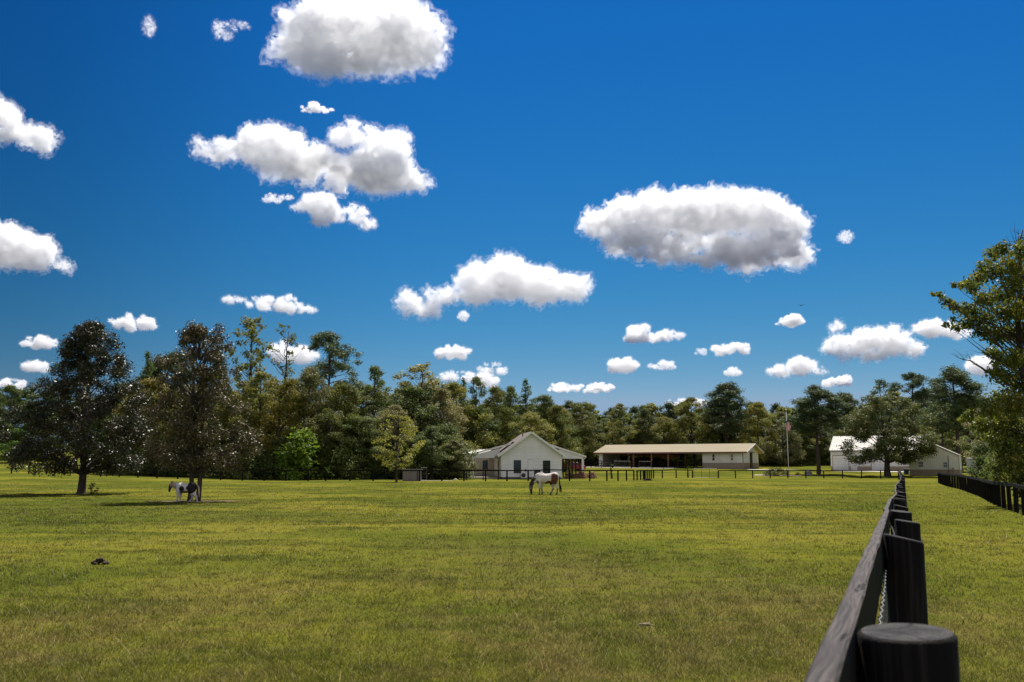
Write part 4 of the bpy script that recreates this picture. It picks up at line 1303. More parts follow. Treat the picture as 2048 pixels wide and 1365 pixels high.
# leafy sprouts at the dark magnolia's foot
SPT = bush(79, .8, .9, L_MAGB, 10, (.12, .22), .12, 500)
place(SPT, 'tree_sprout', (x1 + .75, d1 - .1, terr(x1, d1)), 'small leafy sprout at the foot of the dark magnolia', 'shrub')
# ------------------------------------------------------------------ buildings
M_SIDING = siding_mat('white_lap_siding', (.80, .80, .79), .19, 2, .025)
M_SIDINGV = siding_mat('white_ribbed_steel', (.78, .77, .74), .30, 0, .02)
M_BEIGE = siding_mat('beige_siding', (.52, .46, .37), .3, 0, .012)
M_TRIM = pmat('white_trim', (.80, .80, .78), (.70, .70, .68), 3, .5)
M_SHINGLE = pmat('brown_grey_shingle', (.185, .145, .125), (.11, .088, .078), 14, .9, bump=.6, bscale=22, bdist=.02)
M_ROOFMETAL = pmat('white_steel_roof', (.62, .60, .55), (.52, .50, .45), 1.0, .7, spec=.15)
M_ROOFTAN = pmat('cream_steel_roof', (.33, .285, .20), (.28, .24, .165), .5, .9, spec=.08, stretch=(.35, 3, 3))
M_FASCIA = pmat('reddish_fascia', (.20, .085, .06), (.15, .06, .045), 3, .6)
M_SOFFIT = pmat('tan_soffit', (.48, .35, .20), (.4, .29, .16), 2, .7)
M_WAINS = pmat('tan_wainscot_steel', (.34, .27, .20), (.28, .22, .16), 2, .6, stretch=(4, 4, .5))
M_DKFRAME = pmat('dark_window_frame', (.028, .022, .02), None, 8, .5)
M_WHFRAME = pmat('white_window_frame', (.75, .75, .73), None, 8, .5)
M_GLASS = pmat('dark_window_glass', (.016, .022, .02), (.03, .04, .034), 1.2, .06, spec=.8)
M_DOOR = pmat('dark_brown_door', (.045, .02, .015), (.03, .014, .01), 4, .5)
M_WOODPOST = pmat('orange_brown_timber', (.30, .14, .065), (.20, .09, .045), 6, .8, stretch=(4, 4, .6))
M_DKPOST = pmat('dark_porch_post', (.040, .022, .018), (.025, .014, .012), 5, .7)
M_DKWOOD = pmat('dark_stall_boards', (.05, .036, .027), (.026, .019, .015), 3, .85, stretch=(1, 4, 6))
M_CONC = pmat('pale_concrete', (.52, .47, .41), (.42, .38, .33), 1.2, .9)
M_FOUND = pmat('grey_foundation', (.10, .10, .105), (.07, .07, .075), 3, .9)
M_DIRT = pmat('stall_dirt', (.13, .09, .06), (.08, .055, .04), 2, .95)
M_STEELP = pmat('grey_pipe', (.14, .14, .14), (.08, .08, .08), 8, .5, metal=.4)
M_BLUE = pmat('blue_plastic', (.012, .045, .16), (.010, .035, .12), 4, .5)
M_GREYP = pmat('grey_panel', (.19, .17, .165), (.14, .125, .12), 3, .7, stretch=(3, 3, .5))
M_DKPLAST = pmat('dark_grille', (.03, .03, .032), None, 8, .6)
M_ACW = pmat('white_casing', (.72, .72, .70), None, 5, .45)

def slab(mb, quad, th):
    """sheet of thickness th below a quad given counter-clockwise from above"""
    q = [Vector(p) for p in quad]
    n = (q[1] - q[0]).cross(q[3] - q[0]).normalized()
    if n.z < 0: n = -n
    vs = q + [p - n * th for p in q]
    return mb.add(vs, [(0, 1, 2, 3), (7, 6, 5, 4), (0, 4, 5, 1), (1, 5, 6, 2), (2, 6, 7, 3), (3, 7, 4, 0)])

def window(parent, x0, x1, z0, z1, y=0, frame=M_DKFRAME, mull=1, grid=0, axis='x', fr=.07):
    """framed window on a wall facing -y (axis x) : frame part with the pane as sub-part"""
    mb = MB()
    d0, d1 = y - .05, y + .03
    def bx(a0, a1, b0, b1, e0, e1):
        mb.box(a0, a1, b0, b1, e0, e1)
    bx(x0, x0 + fr, d0, d1, z0, z1); bx(x1 - fr, x1, d0, d1, z0, z1)
    bx(x0 + fr, x1 - fr, d0, d1, z1 - fr, z1); bx(x0 + fr, x1 - fr, d0, d1, z0, z0 + fr)
    zm = (z0 + z1) / 2
    if mull: bx(x0 + fr, x1 - fr, d0 + .01, d1, zm - fr * .45, zm + fr * .45)
    for k in range(grid):
        xx = x0 + (x1 - x0) * (k + 1) / (grid + 1)
        bx(xx - .012, xx + .012, d0 + .02, d1, zm + fr * .45, z1 - fr)
        bx(xx - .012, xx + .012, d0 + .02, d1, z0 + fr, zm - fr * .45)
    if grid:
        for zz in ((zm + z1) / 2, (zm + z0) / 2):
            bx(x0 + fr, x1 - fr, d0 + .023, d1 - .003, zz - .012, zz + .012)
    f = mb.build('window', frame, parent)
    mp = MB(); mp.box(x0 + fr * .5, x1 - fr * .5, y - .018, y - .006, z0 + fr * .5, z1 - fr * .5)
    mp.build('pane', M_GLASS, f)
    return f

# ---- white house ---------------------------------------------------------------------
dH = 130.0
H = empty('house', (gx(1003, dH), dH, terr(gx(1003, dH), dH)), R(6.0), 'white gabled house with a lean-to porch on either side and two dark windows', 'house')
WH, EH, RH, LH = 7.8, 3.25, 6.0, 12.0
mb = MB(); mb.prism([(0, .25), (WH, .25), (WH, EH), (WH / 2, RH), (0, EH)], 0, LH)
mb.build('wall', M_SIDING, H)
mb = MB(); mb.box(.04, WH - .04, .04, LH - .04, -.4, .247); mb.build('foundation', M_FOUND, H)
sl = (RH - EH) / (WH / 2)
mb = MB()
for s in (-1, 1):
    xa = WH / 2 + s * (WH / 2 + .5); za = RH - sl * (WH / 2 + .5)
    a = [(WH / 2, -.45, RH + .14), (xa, -.45, za + .14), (xa, LH + .4, za + .14), (WH / 2, LH + .4, RH + .14)]
    slab(mb, a if s < 0 else a[::-1], .11)
mb.cur = 0
mb.box(3.0, 3.14, 2.5, 2.64, 5.2, 5.95)
roof = mb.build('roof', M_SHINGLE, H)
mb = MB(); mb.box(1.55, 1.95, 2.2, 2.6, 4.4, 4.75); mb.box(1.70, 2.2, 2.7, 2.95, 4.65, 4.86); mb.build('roof_vent', M_DKPLAST, roof)
mb = MB()
for s in (-1, 1):
    xa = WH / 2 + s * (WH / 2 + .5); za = RH - sl * (WH / 2 + .5)
    mb.beam((WH / 2 + s * .01, -.478, RH - .02), (xa, -.478, za - .02), .05, .24)
    mb.beam((WH / 2 + s * .012, -.235, RH - .09), (xa, -.235, za - .09), .42, .03)
mb.build('rake_trim', M_TRIM, H)
mb = MB()
for x in (0, WH):
    mb.box(x - .06, x + .06, -.03, .10, .25, EH - .05)
mb.build('corner_trim', M_TRIM, H)
mb = MB(); mb.box(-.62, -.5, -.4, LH + .35, RH - sl * (WH / 2 + .5) - .08, RH - sl * (WH / 2 + .5) + .08); mb.build('gutter', pmat('brown_gutter', (.17, .11, .08), None, 4, .5), H)
mb = MB(); mb.tube([(-.1, -.06, 2.75), (-.02, -.08, 2.5), (-.02, -.08, .3)], .05, 8); mb.build('downspout', M_TRIM, H)
window(H, 1.60, 2.54, .75, 2.42, 0, M_DKFRAME, 1, 0)
window(H, 5.40, 6.36, .70, 2.38, 0, M_DKFRAME, 1, 1)
# air conditioner, conduits, crawl hatch, meters
u = mb = MB(); mb.box(2.50, 3.35, -.52, -.10, .12, .86); ac = mb.build('air_conditioner', M_ACW, H)
mb = MB(); mb.disc((2.80, -.52, .48), .27, (0, -1, 0), .02, 24); mb.build('fan_grille', M_DKPLAST, ac)
mb = MB(); mb.beam((3.45, -.05, .9), (3.45, -.05, 2.52), .07, .06, (0, 1, 0)); mb.beam((3.42, -.05, 2.55), (3.85, -.05, 2.55), .06, .08); mb.build('conduit', M_TRIM, H)
mb = MB(); mb.disc((3.15, -.01, 1.12), .13, (0, -1, 0), .10, 16); mb.build('meter', M_DKPLAST, H)
mb = MB(); mb.disc((3.80, -.01, 1.12), .10, (0, -1, 0), .08, 16); mb.build('meter', M_GREYP, H)
mb = MB(); mb.box(4.25, 5.05, -.06, -.003, .02, 1.2); mb.build('crawl_hatch', M_DKPLAST, H)
# left porch: low roof, gable infill, posts, deck
mb = MB(); slab(mb, [(-3.95, 2.5, 3.22), (2.15, 2.5, 4.84), (2.15, 7.2, 4.84), (-3.95, 7.2, 3.22)][::1], .10); lp = mb.build('porch_roof', M_SHINGLE, H)
mb = MB(); mb.beam((-3.98, 2.46, 3.13), (2.1, 2.46, 4.745), .05, .22); mb.build('fascia', M_TRIM, lp)
mb = MB(); mb.prism([(-3.6, 2.72), (-.01, 2.72), (-.01, 4.0), (-3.6, 3.07)], 2.56, 2.66); mb.build('porch_gable', M_SIDING, H)
for y in (2.62, 7.05):
    mb = MB(); mb.box(-3.55, -3.39, y - .08, y + .08, .2, 2.74 if y < 3 else 3.08); mb.build('porch_post', M_TRIM, H)
mb = MB(); mb.box(-3.8, -.02, 2.3, 11.3, -.35, .2); mb.build('porch_deck', M_CONC, H)
# back wing seen under the left porch
mb = MB(); mb.box(-4.25, -.01, 11.6, 15.0, -.3, 3.3); mb.build('wing', M_BEIGE, H)
mb = MB(); slab(mb, [(-4.45, 11.45, 3.42), (-.2, 11.45, 3.42), (-.2, 15.2, 4.1), (-4.45, 15.2, 4.1)], .08); mb.build('wing_roof', M_ROOFMETAL, H)
window(H, -1.55, -.85, 1.25, 2.45, 11.58, M_DKFRAME, 1, 0)
mb = MB(); mb.box(-3.62, -3.2, 11.5, 11.598, -.1, 2.6); mb.build('door', M_DOOR, H)
mb = MB(); mb.box(-.09, -.006, 3.2, 4.3, .25, 2.35); mb.build('side_door', pmat('tan_door', (.36, .26, .15), (.28, .2, .11), 3, .6), H)
# right porch
mb = MB(); slab(mb, [(5.6, 2.0, 4.85), (11.35, 2.0, 3.02), (11.35, 11.4, 3.02), (5.6, 11.4, 4.85)][::-1], .10); rp_ = mb.build('porch_roof', M_ROOFMETAL, H)
mb = MB(); mb.beam((5.7, 1.96, 4.72), (11.4, 1.96, 2.905), .05, .22); mb.box(11.36, 11.48, 1.95, 11.4, 2.86, 3.0); mb.build('fascia', M_TRIM, rp_)
mb = MB(); mb.prism([(7.81, 2.62), (11.1, 2.62), (11.1, 2.94), (7.81, 3.99)], 2.06, 2.16); mb.build('porch_gable', M_SIDING, H)
mb = MB(); mb.box(10.86, 11.06, 2.03, 2.2, .02, 2.62); mb.build('porch_post', M_TRIM, H)
mb = MB(); mb.tube([(11.42, 2.0, 2.86), (11.3, 2.02, 2.7), (11.1, 2.02, 2.55), (11.1, 2.0, .1)], .05, 8); mb.build('downspout', M_TRIM, H)
iM = H.matrix_basis.inverted() if False else (Matrix.Translation(H.location) @ Matrix.Rotation(R(6.0), 4, 'Z')).inverted()
for k, (px, d) in enumerate([(1158.5, 135.2), (1150.5, 136.4), (1143.5, 137.6), (1137, 138.8), (1131, 140), (1125.3, 141)]):
    p = iM @ Vector((gx(px, d), d, H.location.z))
    mb = MB(); mb.box(p.x - .09, p.x + .09, p.y - .09, p.y + .09, -.3, 2.86 if p.x < 11.3 else 2.7); mb.build('porch_post', M_DKPOST, H)
mb = MB(); mb.box(WH + .02, 11.2, 2.0, 11.3, -.35, .12); mb.build('porch_deck', M_CONC, H)

# ---- open barn -----------------------------------------------------------------------
dB = 196.0; zB = 1.42
B = empty('barn', (gx(1197, dB), dB, zB), R(-28), 'long low barn with a cream roof, open stalls and a white closed right end', 'barn')
LB, WB, EB, RB, S0 = 28.3, 11.0, 3.0, 4.42, 20.7
sB = (RB - EB) / (WB / 2)
mb = MB()
for s in (-1, 1):
    yo = WB / 2 + s * (WB / 2 + .7); zo = RB - sB * (WB / 2 + .7)
    a = [(-.9, WB / 2, RB + .12), (LB + .9, WB / 2, RB + .12), (LB + .9, yo, zo + .12), (-.9, yo, zo + .12)]
    slab(mb, a if s > 0 else a[::-1], .09)
br = mb.build('roof', M_ROOFTAN, B)
mb = MB(); zo = RB - sB * (WB / 2 + .7)
mb.box(-.9, LB + .9, -.76, -.703, zo - .17, zo + .10); mb.build('fascia', M_FASCIA, br)
mb = MB()
for s in (-1, 1):
    yo = WB / 2 + s * (WB / 2 + .68)
    mb.beam((LB + .93, WB / 2 + s * .02, RB - .02), (LB + .93, yo, zo - .02), .05, .22)
mb.build('rake_trim', M_TRIM, br)
mb = MB(); slab(mb, [(LB + .02, WB / 2, RB - .12), (LB + .88, WB / 2, RB - .12), (LB + .88, WB + .66, zo - .10), (LB + .02, WB + .66, zo - .10)], .03); mb.build('soffit', M_SOFFIT, br)
# closed end
mb = MB()
mb.add([(S0, 0, .93), (LB, 0, .93), (LB, WB, .93), (S0, WB, .93), (S0, 0, EB), (LB, 0, EB), (LB, WB, EB), (S0, WB, EB), (S0, WB / 2, RB), (LB, WB / 2, RB)],
       [(0, 1, 5, 4), (1, 2, 6, 9, 5), (2, 3, 7, 6), (3, 0, 4, 8, 7), (4, 5, 9, 8), (6, 7, 8, 9), (0, 3, 2, 1)])
mb.build('wall', M_SIDINGV, B)
mb = MB(); mb.box(S0 - .01, LB + .012, -.012, WB + .01, -.5, .93); mb.build('wainscot', M_WAINS, B)
mb = MB(); mb.box(LB - .07, LB + .02, -.03, -.005, .93, EB - .1); mb.box(LB + .005, LB + .03, -.03, .07, .93, EB - .1); mb.build('corner_trim', M_FASCIA, B)
for (a, b) in ((1421.5, 1427.3), (1458.2, 1464.3)):
    def s_of(px): 
        u = (px - 1024) / F
        return (u * dB - gx(1197, dB)) / (math.cos(R(28)) + u * math.sin(R(28)))
    window(B, s_of(a), s_of(b), 1.28, 2.52, -.01, M_WHFRAME, 1, 0, fr=.08)
# door on the right gable end
mb = MB(); mb.box(LB + .013, LB + .08, 4.6, 6.3, .02, 2.75); dr = mb.build('door', M_DOOR, B)
mb = MB(); mb.tube([(LB + .08, 6.1, 1.1), (LB + .13, 6.1, 1.1)], .03, 8); mb.build('handle', M_STEELP, dr)
mb = MB(); mb.box(LB + .013, LB + .3, 4.3, 7.4, 2.82, 2.9); mb.build('door_track', M_DKFRAME, B)
# open part: end wall, back wall boards, posts, beams, floor
mb = MB()
mb.add([(-.02, 0, -.4), (.08, 0, -.4), (.08, WB, -.4), (-.02, WB, -.4), (-.02, 0, EB), (.08, 0, EB), (.08, WB, EB), (-.02, WB, EB), (-.02, WB / 2, RB), (.08, WB / 2, RB)],
       [(0, 4, 8, 7, 3), (1, 2, 6, 9, 5), (0, 1, 5, 4), (3, 7, 6, 2), (4, 5, 9, 8), (8, 9, 6, 7)])
mb.box(.082, .75, 0, .10, -.4, EB)
mb.build('end_wall', M_SIDINGV, B)
mb = MB()
mb.box(2.6, 9.3, WB - .1, WB, -.4, 2.0); mb.box(2.6, 13.5, WB - .1, WB, 2.35, EB); mb.box(.1, 1.6, WB - .1, WB, -.4, EB)
mb.box(10.6, 13.5, WB - .1, WB, -.4, 1.3)
mb.build('back_wall', M_DKWOOD, B)
mb = MB(); mb.box(7.0, 7.1, 3.0, WB - .12, -.3, 2.1); mb.box(10.9, 11.0, 4.0, WB - .12, -.3, 1.6); mb.build('stall_divider', M_DKWOOD, B)
for s in (7.1, 10.75, 14.05):
    mb = MB(); mb.box(s - .12, s + .12, -.02, .22, -.4, EB - .02); mb.build('post', M_WOODPOST, B)
for s in (3.5, 17.4):
    mb = MB(); mb.box(s - .10, s + .10, 0, .2, -.4, EB - .02); mb.build('post', M_DKWOOD, B)
for s in (2.4, 7.1, 10.75, 14.05, 17.4):
    for y in (WB / 2, WB - .2):
        mb = MB(); mb.box(s - .1, s + .1, y - .1, y + .1, -.4, (RB if y < WB - 1 else EB) - .03); mb.build('post', M_WOODPOST if s in (10.75, 14.05) else M_DKWOOD, B)
mb = MB(); mb.box(.76, S0 - .02, -.0, .12, EB - .32, EB - .03); mb.build('header_beam', M_DKWOOD, B)
mb = MB(); mb.box(2.4, 14.0, WB / 2 + .12, WB / 2 + .24, 2.25, 2.5); mb.box(11.2, 13.6, WB / 2 - .30, WB / 2 - .12, 1.7, 2.5); mb.build('cross_beam', M_WOODPOST, B)
mb = MB(); mb.box(.1, S0 - .03, .1, WB - .12, -.5, -.02); mb.build('stall_floor', M_DIRT, B)

# concrete apron in front of the barn, laid a little above the lawn
def ground_sheet(name, corners, nx_, ny_, mat, lift, label, base=None):
    mb = MB(); a, b, c, d = [Vector(p) for p in corners]
    for j in range(ny_ + 1):
        for i in range(nx_ + 1):
            p = a.lerp(b, i / nx_).lerp(d.lerp(c, i / nx_), j / ny_)
            mb.v.append((p.x, p.y, (base if base is not None else terr(p.x, p.y)) + lift))
    for j in range(ny_):
        for i in range(nx_):
            mb.face([j * (nx_ + 1) + i, j * (nx_ + 1) + i + 1, (j + 1) * (nx_ + 1) + i + 1, (j + 1) * (nx_ + 1) + i])
    o = mb.build(name, mat); tag(o, label, None, None, 'structure'); return o
MBn = Matrix.Translation(B.location) @ Matrix.Rotation(R(-28), 4, 'Z')
def bl(x, y): 
    p = MBn @ Vector((x, y, 0)); return (p.x, p.y, 0)
ground_sheet('concrete_apron', [bl(-4, -4.2), bl(16.5, -4.2), bl(16.5, -.3), bl(-4, -.3)], 20, 6, M_CONC, .06, 'pale concrete strip along the open side of the barn')

# corral rails in front of the open bays
def corral(label, pts, hh=1.35, rails=(1.0, .68, .36), th=.035, rh=.11, group=None, mat=M_POST, name='corral_fence'):
    return simple_fence(name, label, [(p[0], p[1]) for p in pts], hh, .06, tuple((f, rh) for f in rails), group, 1, True, mat)
corral('three rail black corral fence left of the open barn', [bl(-6.0 + 2.0 * k, -1.5 - .1 * k) for k in range(4)])
corral('three rail black corral fence across the left open bays', [bl(.2 + 2.2 * k, -4.4) for k in range(3)])
corral('corral fence running back into the middle bay of the barn', [bl(8.4, -4.4), bl(9.0, -2.4), bl(9.6, -.4)])
corral('three rail corral fence before the right open bays', [bl(12.4 + 2.1 * k, -4.2 + .15 * k) for k in range(5)])
def pipe_gate(name, label, a, b, h0, h1, bars, uprights, r=.022, mat=M_STEELP, cat='gate'):
    a, b = Vector(a), Vector(b)
    za, zb = terr(a.x, a.y), terr(b.x, b.y)
    e = empty(name, (a.x, a.y, za), 0, label, cat)
    A, Bv = Vector((0, 0, 0)), Vector((b.x - a.x, b.y - a.y, zb - za))
    mb = MB()
    up = Vector((0, 0, 1))
    for p in (A, Bv): mb.tube([p + up * h0, p + up * h1], r * 1.4, 8)
    for hh in (h0, h1): mb.tube([A + up * hh, Bv + up * hh], r * 1.3, 8)
    mb.build('frame', mat, e)
    for k in range(bars):
        hh = h0 + (h1 - h0) * (k + 1) / (bars + 1)
        mb = MB(); mb.tube([A + up * hh, Bv + up * hh], r * .6, 6); mb.build('bar', mat, e)
    for k in range(uprights):
        p = A.lerp(Bv, (k + 1) / (uprights + 1))
        mb = MB(); mb.tube([p + up * h0, p + up * h1], r, 6); mb.build('upright', mat, e)
    return e
pipe_gate('pipe_gate', 'grey pipe gate standing in front of the left open bays', bl(4.9, -4.4), bl(8.2, -4.4), .25, 1.3, 4, 2, .03)
pipe_gate('pipe_gate', 'dark pipe gate between the corral fences of the middle bay', bl(9.9, -4.4), bl(12.2, -4.3), .25, 1.3, 4, 1, .03, M_DKFRAME)
pipe_gate('wire_gate', 'thin wire filled gate in the back fence before the white barn end', (gx(1384.5, 139.5), 139.5), (gx(1431, 139.1), 139.1), .05, 1.28, 6, 2, .022, M_DKFRAME)

# ---- metal garage --------------------------------------------------------------------
dG = 175.0; zG = 1.08
G = empty('garage', (gx(1657, dG), dG, zG), R(-26), 'white metal garage with a bright ribbed roof and roller doors behind the oak', 'garage')
LG, WG, EG, RG = 15.4, 10.4, 3.40, 5.85
mb = MB()
mb.add([(0, 0, -.5), (LG, 0, -.5), (LG, WG, -.5), (0, WG, -.5), (0, 0, EG), (LG, 0, EG), (LG, WG, EG), (0, WG, EG), (0, WG / 2, RG), (LG, WG / 2, RG)],
       [(0, 1, 5, 4), (1, 2, 6, 9, 5), (2, 3, 7, 6), (3, 0, 4, 8, 7), (4, 5, 9, 8), (6, 7, 8, 9)])
mb.build('wall', M_SIDINGV, G)
mb = MB(); sG = (RG - EG) / (WG / 2)
for s in (-1, 1):
    yo = WG / 2 + s * (WG / 2 + .25); zo = RG - sG * (WG / 2 + .25)
    a = [(-.2, WG / 2, RG + .10), (LG + .2, WG / 2, RG + .10), (LG + .2, yo, zo + .10), (-.2, yo, zo + .10)]
    slab(mb, a if s > 0 else a[::-1], .06)
k = 0
while -.1 + k * .42 < LG:                                   # standing ribs of the front slope
    x = -.1 + k * .42
    mb.beam((x, WG / 2 - .03, RG + .125), (x, -.24, RG - sG * (WG / 2 + .24) + .125), .06, .07); k += 1
mb.build('roof', M_ROOFMETAL, G)
mb = MB(); zo = RG - sG * (WG / 2 + .25); mb.box(-.2, LG + .2, -.34, -.262, zo - .12, zo + .08); mb.build('gutter', M_GREYP, G)
def sG_of(px):
    u = (px - 1024) / F
    return (u * dG - gx(1657, dG)) / (math.cos(R(26)) + u * math.sin(R(26)))
M_ROLLER = siding_mat('white_roller_door', (.74, .74, .72), .5, 2, .015)
for (a, b) in ((1661.6, 1692), (1738, 1766)):
    x0, x1 = sG_of(a), sG_of(b)
    mb = MB(); mb.box(x0, x1, -.03, -.004, -.4, 2.42); dd = mb.build('roller_door', M_ROLLER, G)
    mb = MB(); mb.box(x0 - .12, x0 - .002, -.06, -.003, -.4, 2.54); mb.box(x1 + .002, x1 + .12, -.06, -.003, -.4, 2.54); mb.box(x0 - .002, x1 + .002, -.06, -.003, 2.424, 2.54); mb.build('frame', M_WAINS, dd)
x0 = sG_of(1697); mb = MB(); mb.box(x0, x0 + .95, -.04, -.004, -.4, 2.05); dd = mb.build('door', M_WHFRAME, G)
mb = MB(); mb.box(x0 + .52, x0 + .72, -.05, -.041, 1.35, 1.75); mb.build('pane', M_GLASS, dd)
mb = MB()
for (a, b) in ((0.0, sG_of(1661.6) - .14), (sG_of(1692) + .14, x0 - .05), (x0 + 1.0, sG_of(1738) - .14), (sG_of(1766) + .14, LG)):
    if b > a: mb.box(a, b, -.02, -.002, -.5, .62)
mb.build('wainscot', M_WAINS, G)

# ---- small shed in front, gable to the viewer -----------------------------------------
dS = 150.0
Sh = empty('shed', (gx(1812, dS), dS, .34), R(-26), 'small white metal shed with a plain gable end and two windows', 'shed')
WS, ES, RS, LS = 6.85, 2.98, 4.62, 9.0
mb = MB(); mb.prism([(0, .9), (WS, .9), (WS, ES), (WS / 2, RS), (0, ES)], 0, LS); mb.build('wall', M_SIDINGV, Sh)
mb = MB(); mb.box(-.012, WS + .012, -.012, LS + .01, -.5, .898); mb.build('wainscot', M_WAINS, Sh)
sS = (RS - ES) / (WS / 2)
mb = MB()
for s in (-1, 1):
    xo = WS / 2 + s * (WS / 2 + .12); zo = RS - sS * (WS / 2 + .12)
    a = [(WS / 2, -.08, RS + .09), (xo, -.08, zo + .09), (xo, LS + .1, zo + .09), (WS / 2, LS + .1, RS + .09)]
    slab(mb, a if s < 0 else a[::-1], .05)
mb.build('roof', M_ROOFMETAL, Sh)
mb = MB()
for s in (-1, 1):
    xo = WS / 2 + s * (WS / 2 + .13); zo = RS - sS * (WS / 2 + .13)
    mb.beam((WS / 2 + s * .01, -.11, RS + .01), (xo, -.11, zo + .01), .04, .13)
mb.box(WS - .05, WS + .03, -.05, -.004, .9, ES); mb.build('rake_trim', pmat('dull_trim', (.42, .34, .31), None, 4, .6), Sh)
def sS_of(px):
    u = (px - 1024) / F
    return (u * dS - gx(1812, dS)) / (math.cos(R(26)) + u * math.sin(R(26)))
window(Sh, sS_of(1830.5), sS_of(1841), 1.22, 2.1, -.01, M_WHFRAME, 1, 1, fr=.07)
window(Sh, sS_of(1879.5), sS_of(1889), 1.18, 2.02, -.01, M_WHFRAME, 1, 1, fr=.07)
mb = MB(); x = sS_of(1890.5); mb.tube([(x, -.15, -.2), (x, -.15, 2.9)], .05, 8); mb.build('vent_pipe', M_STEELP, Sh)
mb = MB(); x = sS_of(1899); mb.box(x - .12, x + .12, -.16, -.014, .75, 1.15); mb.build('meter_box', pmat('pinkish_box', (.36, .22, .2), None, 4, .6), Sh)

# driveway in front of the garage
Mg = Matrix.Translation(G.location) @ Matrix.Rotation(R(-26), 4, 'Z')
def gl_(x, y):
    p = Mg @ Vector((x, y, 0)); return (p.x, p.y, 0)
ground_sheet('driveway', [gl_(-14, -3.6), gl_(13.5, -6.5), gl_(13.5, -.2), gl_(-14, -.6)], 30, 6, M_CONC, .05, 'pale concrete driveway before the metal garage')
ground_sheet('garden_path', [(gx(1505, 150), 150, 0), (gx(1530, 150), 150, 0), (gx(1530, 152), 152, 0), (gx(1505, 152), 152, 0)], 4, 2, M_CONC, .05, 'pale path end left of the flowering shrub')
M_MULCH = pmat('mulch', (.15, .09, .065), (.09, .055, .042), 3, .95, bump=.5, bscale=12)
ground_sheet('mulch_bed', [(gx(1520, 146.5), 146.5, 0), (gx(1600, 146.5), 146.5, 0), (gx(1592, 151), 151, 0), (gx(1526, 151), 151, 0)], 14, 5, M_MULCH, .03, 'brown mulch bed round the flagpole')

# ---- white trailer behind the lane fence ---------------------------------------------
dT = 134.0
T_ = empty('trailer', (gx(1926.5, dT), dT, terr(gx(1926.5, dT), dT)), R(-24), 'plain white box trailer half hidden behind the lane fence and a bushy tree', 'trailer')
mb = MB(); mb.box(0, 4.6, 0, 2.2, .55, 2.72); mb.build('body', pmat('white_trailer_skin', (.62, .63, .68), (.52, .53, .58), 1, .5), T_, bevel=.05)
for x in (2.1, 2.95):
    mb = MB(); mb.tube([(x, -.06, .33), (x, .16, .33)], .33, 18); wh = mb.build('wheel', M_DKPLAST, T_)
    mb = MB(); mb.tube([(x, -.075, .33), (x, -.058, .33)], .17, 14); mb.build('rim', M_STEELP, wh)
mb = MB(); mb.box(4.6, 5.8, 1.0, 1.15, .45, .6); mb.build('tongue', M_STEELP, T_)

# ---- grey utility box and slab by the fence --------------------------------------------
dU = 111.0; zU = terr(gx(800, dU), dU)
U = empty('utility_shelter', (gx(806, dU), dU + .6, zU), 0, 'low grey panelled shelter box with a dark lid behind the paddock fence', 'shelter')
mb = MB(); mb.box(0, 1.95, 0, 1.3, -.2, 1.16); mb.build('body', M_GREYP, U)
mb = MB(); mb.box(-.12, 2.12, -.12, 1.4, 1.163, 1.30); mb.build('lid', M_GREYP, U)
for x in (.08, .84):
    mb = MB(); mb.box(x, x + .72, -.03, -.003, .02, 1.06); mb.build('door', pmat('grey_door', (.23, .20, .195), (.19, .165, .16), 3, .7), U)
mb = MB(); mb.box(1.60, 1.66, -.05, -.003, .0, 1.14); mb.build('post', M_DKPLAST, U)
ground_sheet('concrete_slab', [(gx(843, 112.2), 112.2, 0), (gx(907, 112.2), 112.2, 0), (gx(905, 114), 114, 0), (gx(843, 114), 114, 0)], 8, 2, M_CONC, .05, 'pale concrete slab beside the grey shelter box')
pipe_gate('frame_gate', 'small tube frame gate right of the grey shelter box', (gx(844, 113.4), 113.4), (gx(855, 113.4), 113.4), .1, 1.5, 3, 0, .02)
mb = MB()
bm = bmesh.new(); bmesh.ops.create_icosphere(bm, subdivisions=3, radius=1)
def rock(name, loc, sx, sy, sz, mat, label, cat='rock', seed=1):
    bm = bmesh.new(); bmesh.ops.create_icosphere(bm, subdivisions=4, radius=1)
    for v in bm.verts:
        n1 = mnoise.noise(v.co * 1.3 + Vector((seed, 0, 0))) * .35 + mnoise.noise(v.co * 4 + Vector((0, seed, 0))) * .10
        v.co *= 1 + n1
        v.co = Vector((v.co.x * sx, v.co.y * sy, max(-.25, v.co.z) * sz))
    me = bpy.data.meshes.new(name); bm.to_mesh(me); bm.free()
    me.materials.append(mat)
    o = bpy.data.objects.new(name, me); o.location = loc; link(o)
    tag(o, label, cat); return o
M_ROCK = pmat('grey_rock', (.22, .22, .23), (.12, .12, .13), 3, .9, bump=.6, bscale=8)
x, y = gx(1612, 148), 148
rock('boulder', (x, y, terr(x, y) + .25), .55, .45, .6, M_ROCK, 'grey boulder lying right of the flagpole behind the low fence', 'rock', 3)
x, y = gx(912, 121), 121
rock('stone', (x, y, terr(x, y) + .03), .22, .15, .13, pmat('white_stone', (.7, .68, .64), None, 4, .8), 'small white stone on the grass left of the house porch', 'rock', 5)
x, y = gx(1292, 116), 116
rock('stone_heap', (x, y, terr(x, y) + .03), .50, .35, .22, pmat('dark_heap', (.030, .026, .023), (.016, .015, .014), 5, .95, spec=.05, bump=.6, bscale=14), 'low dark heap at the foot of the crowded fence bend', 'heap', 9)
x, y = gx(1285, 11.05), 11.05
rock('clod', (x, y, terr(x, y) + .01), .08, .035, .02, pmat('pale_clod', (.26, .19, .13), (.18, .13, .09), 9, .9), 'small pale dry clod on the near grass', 'clod', 7)

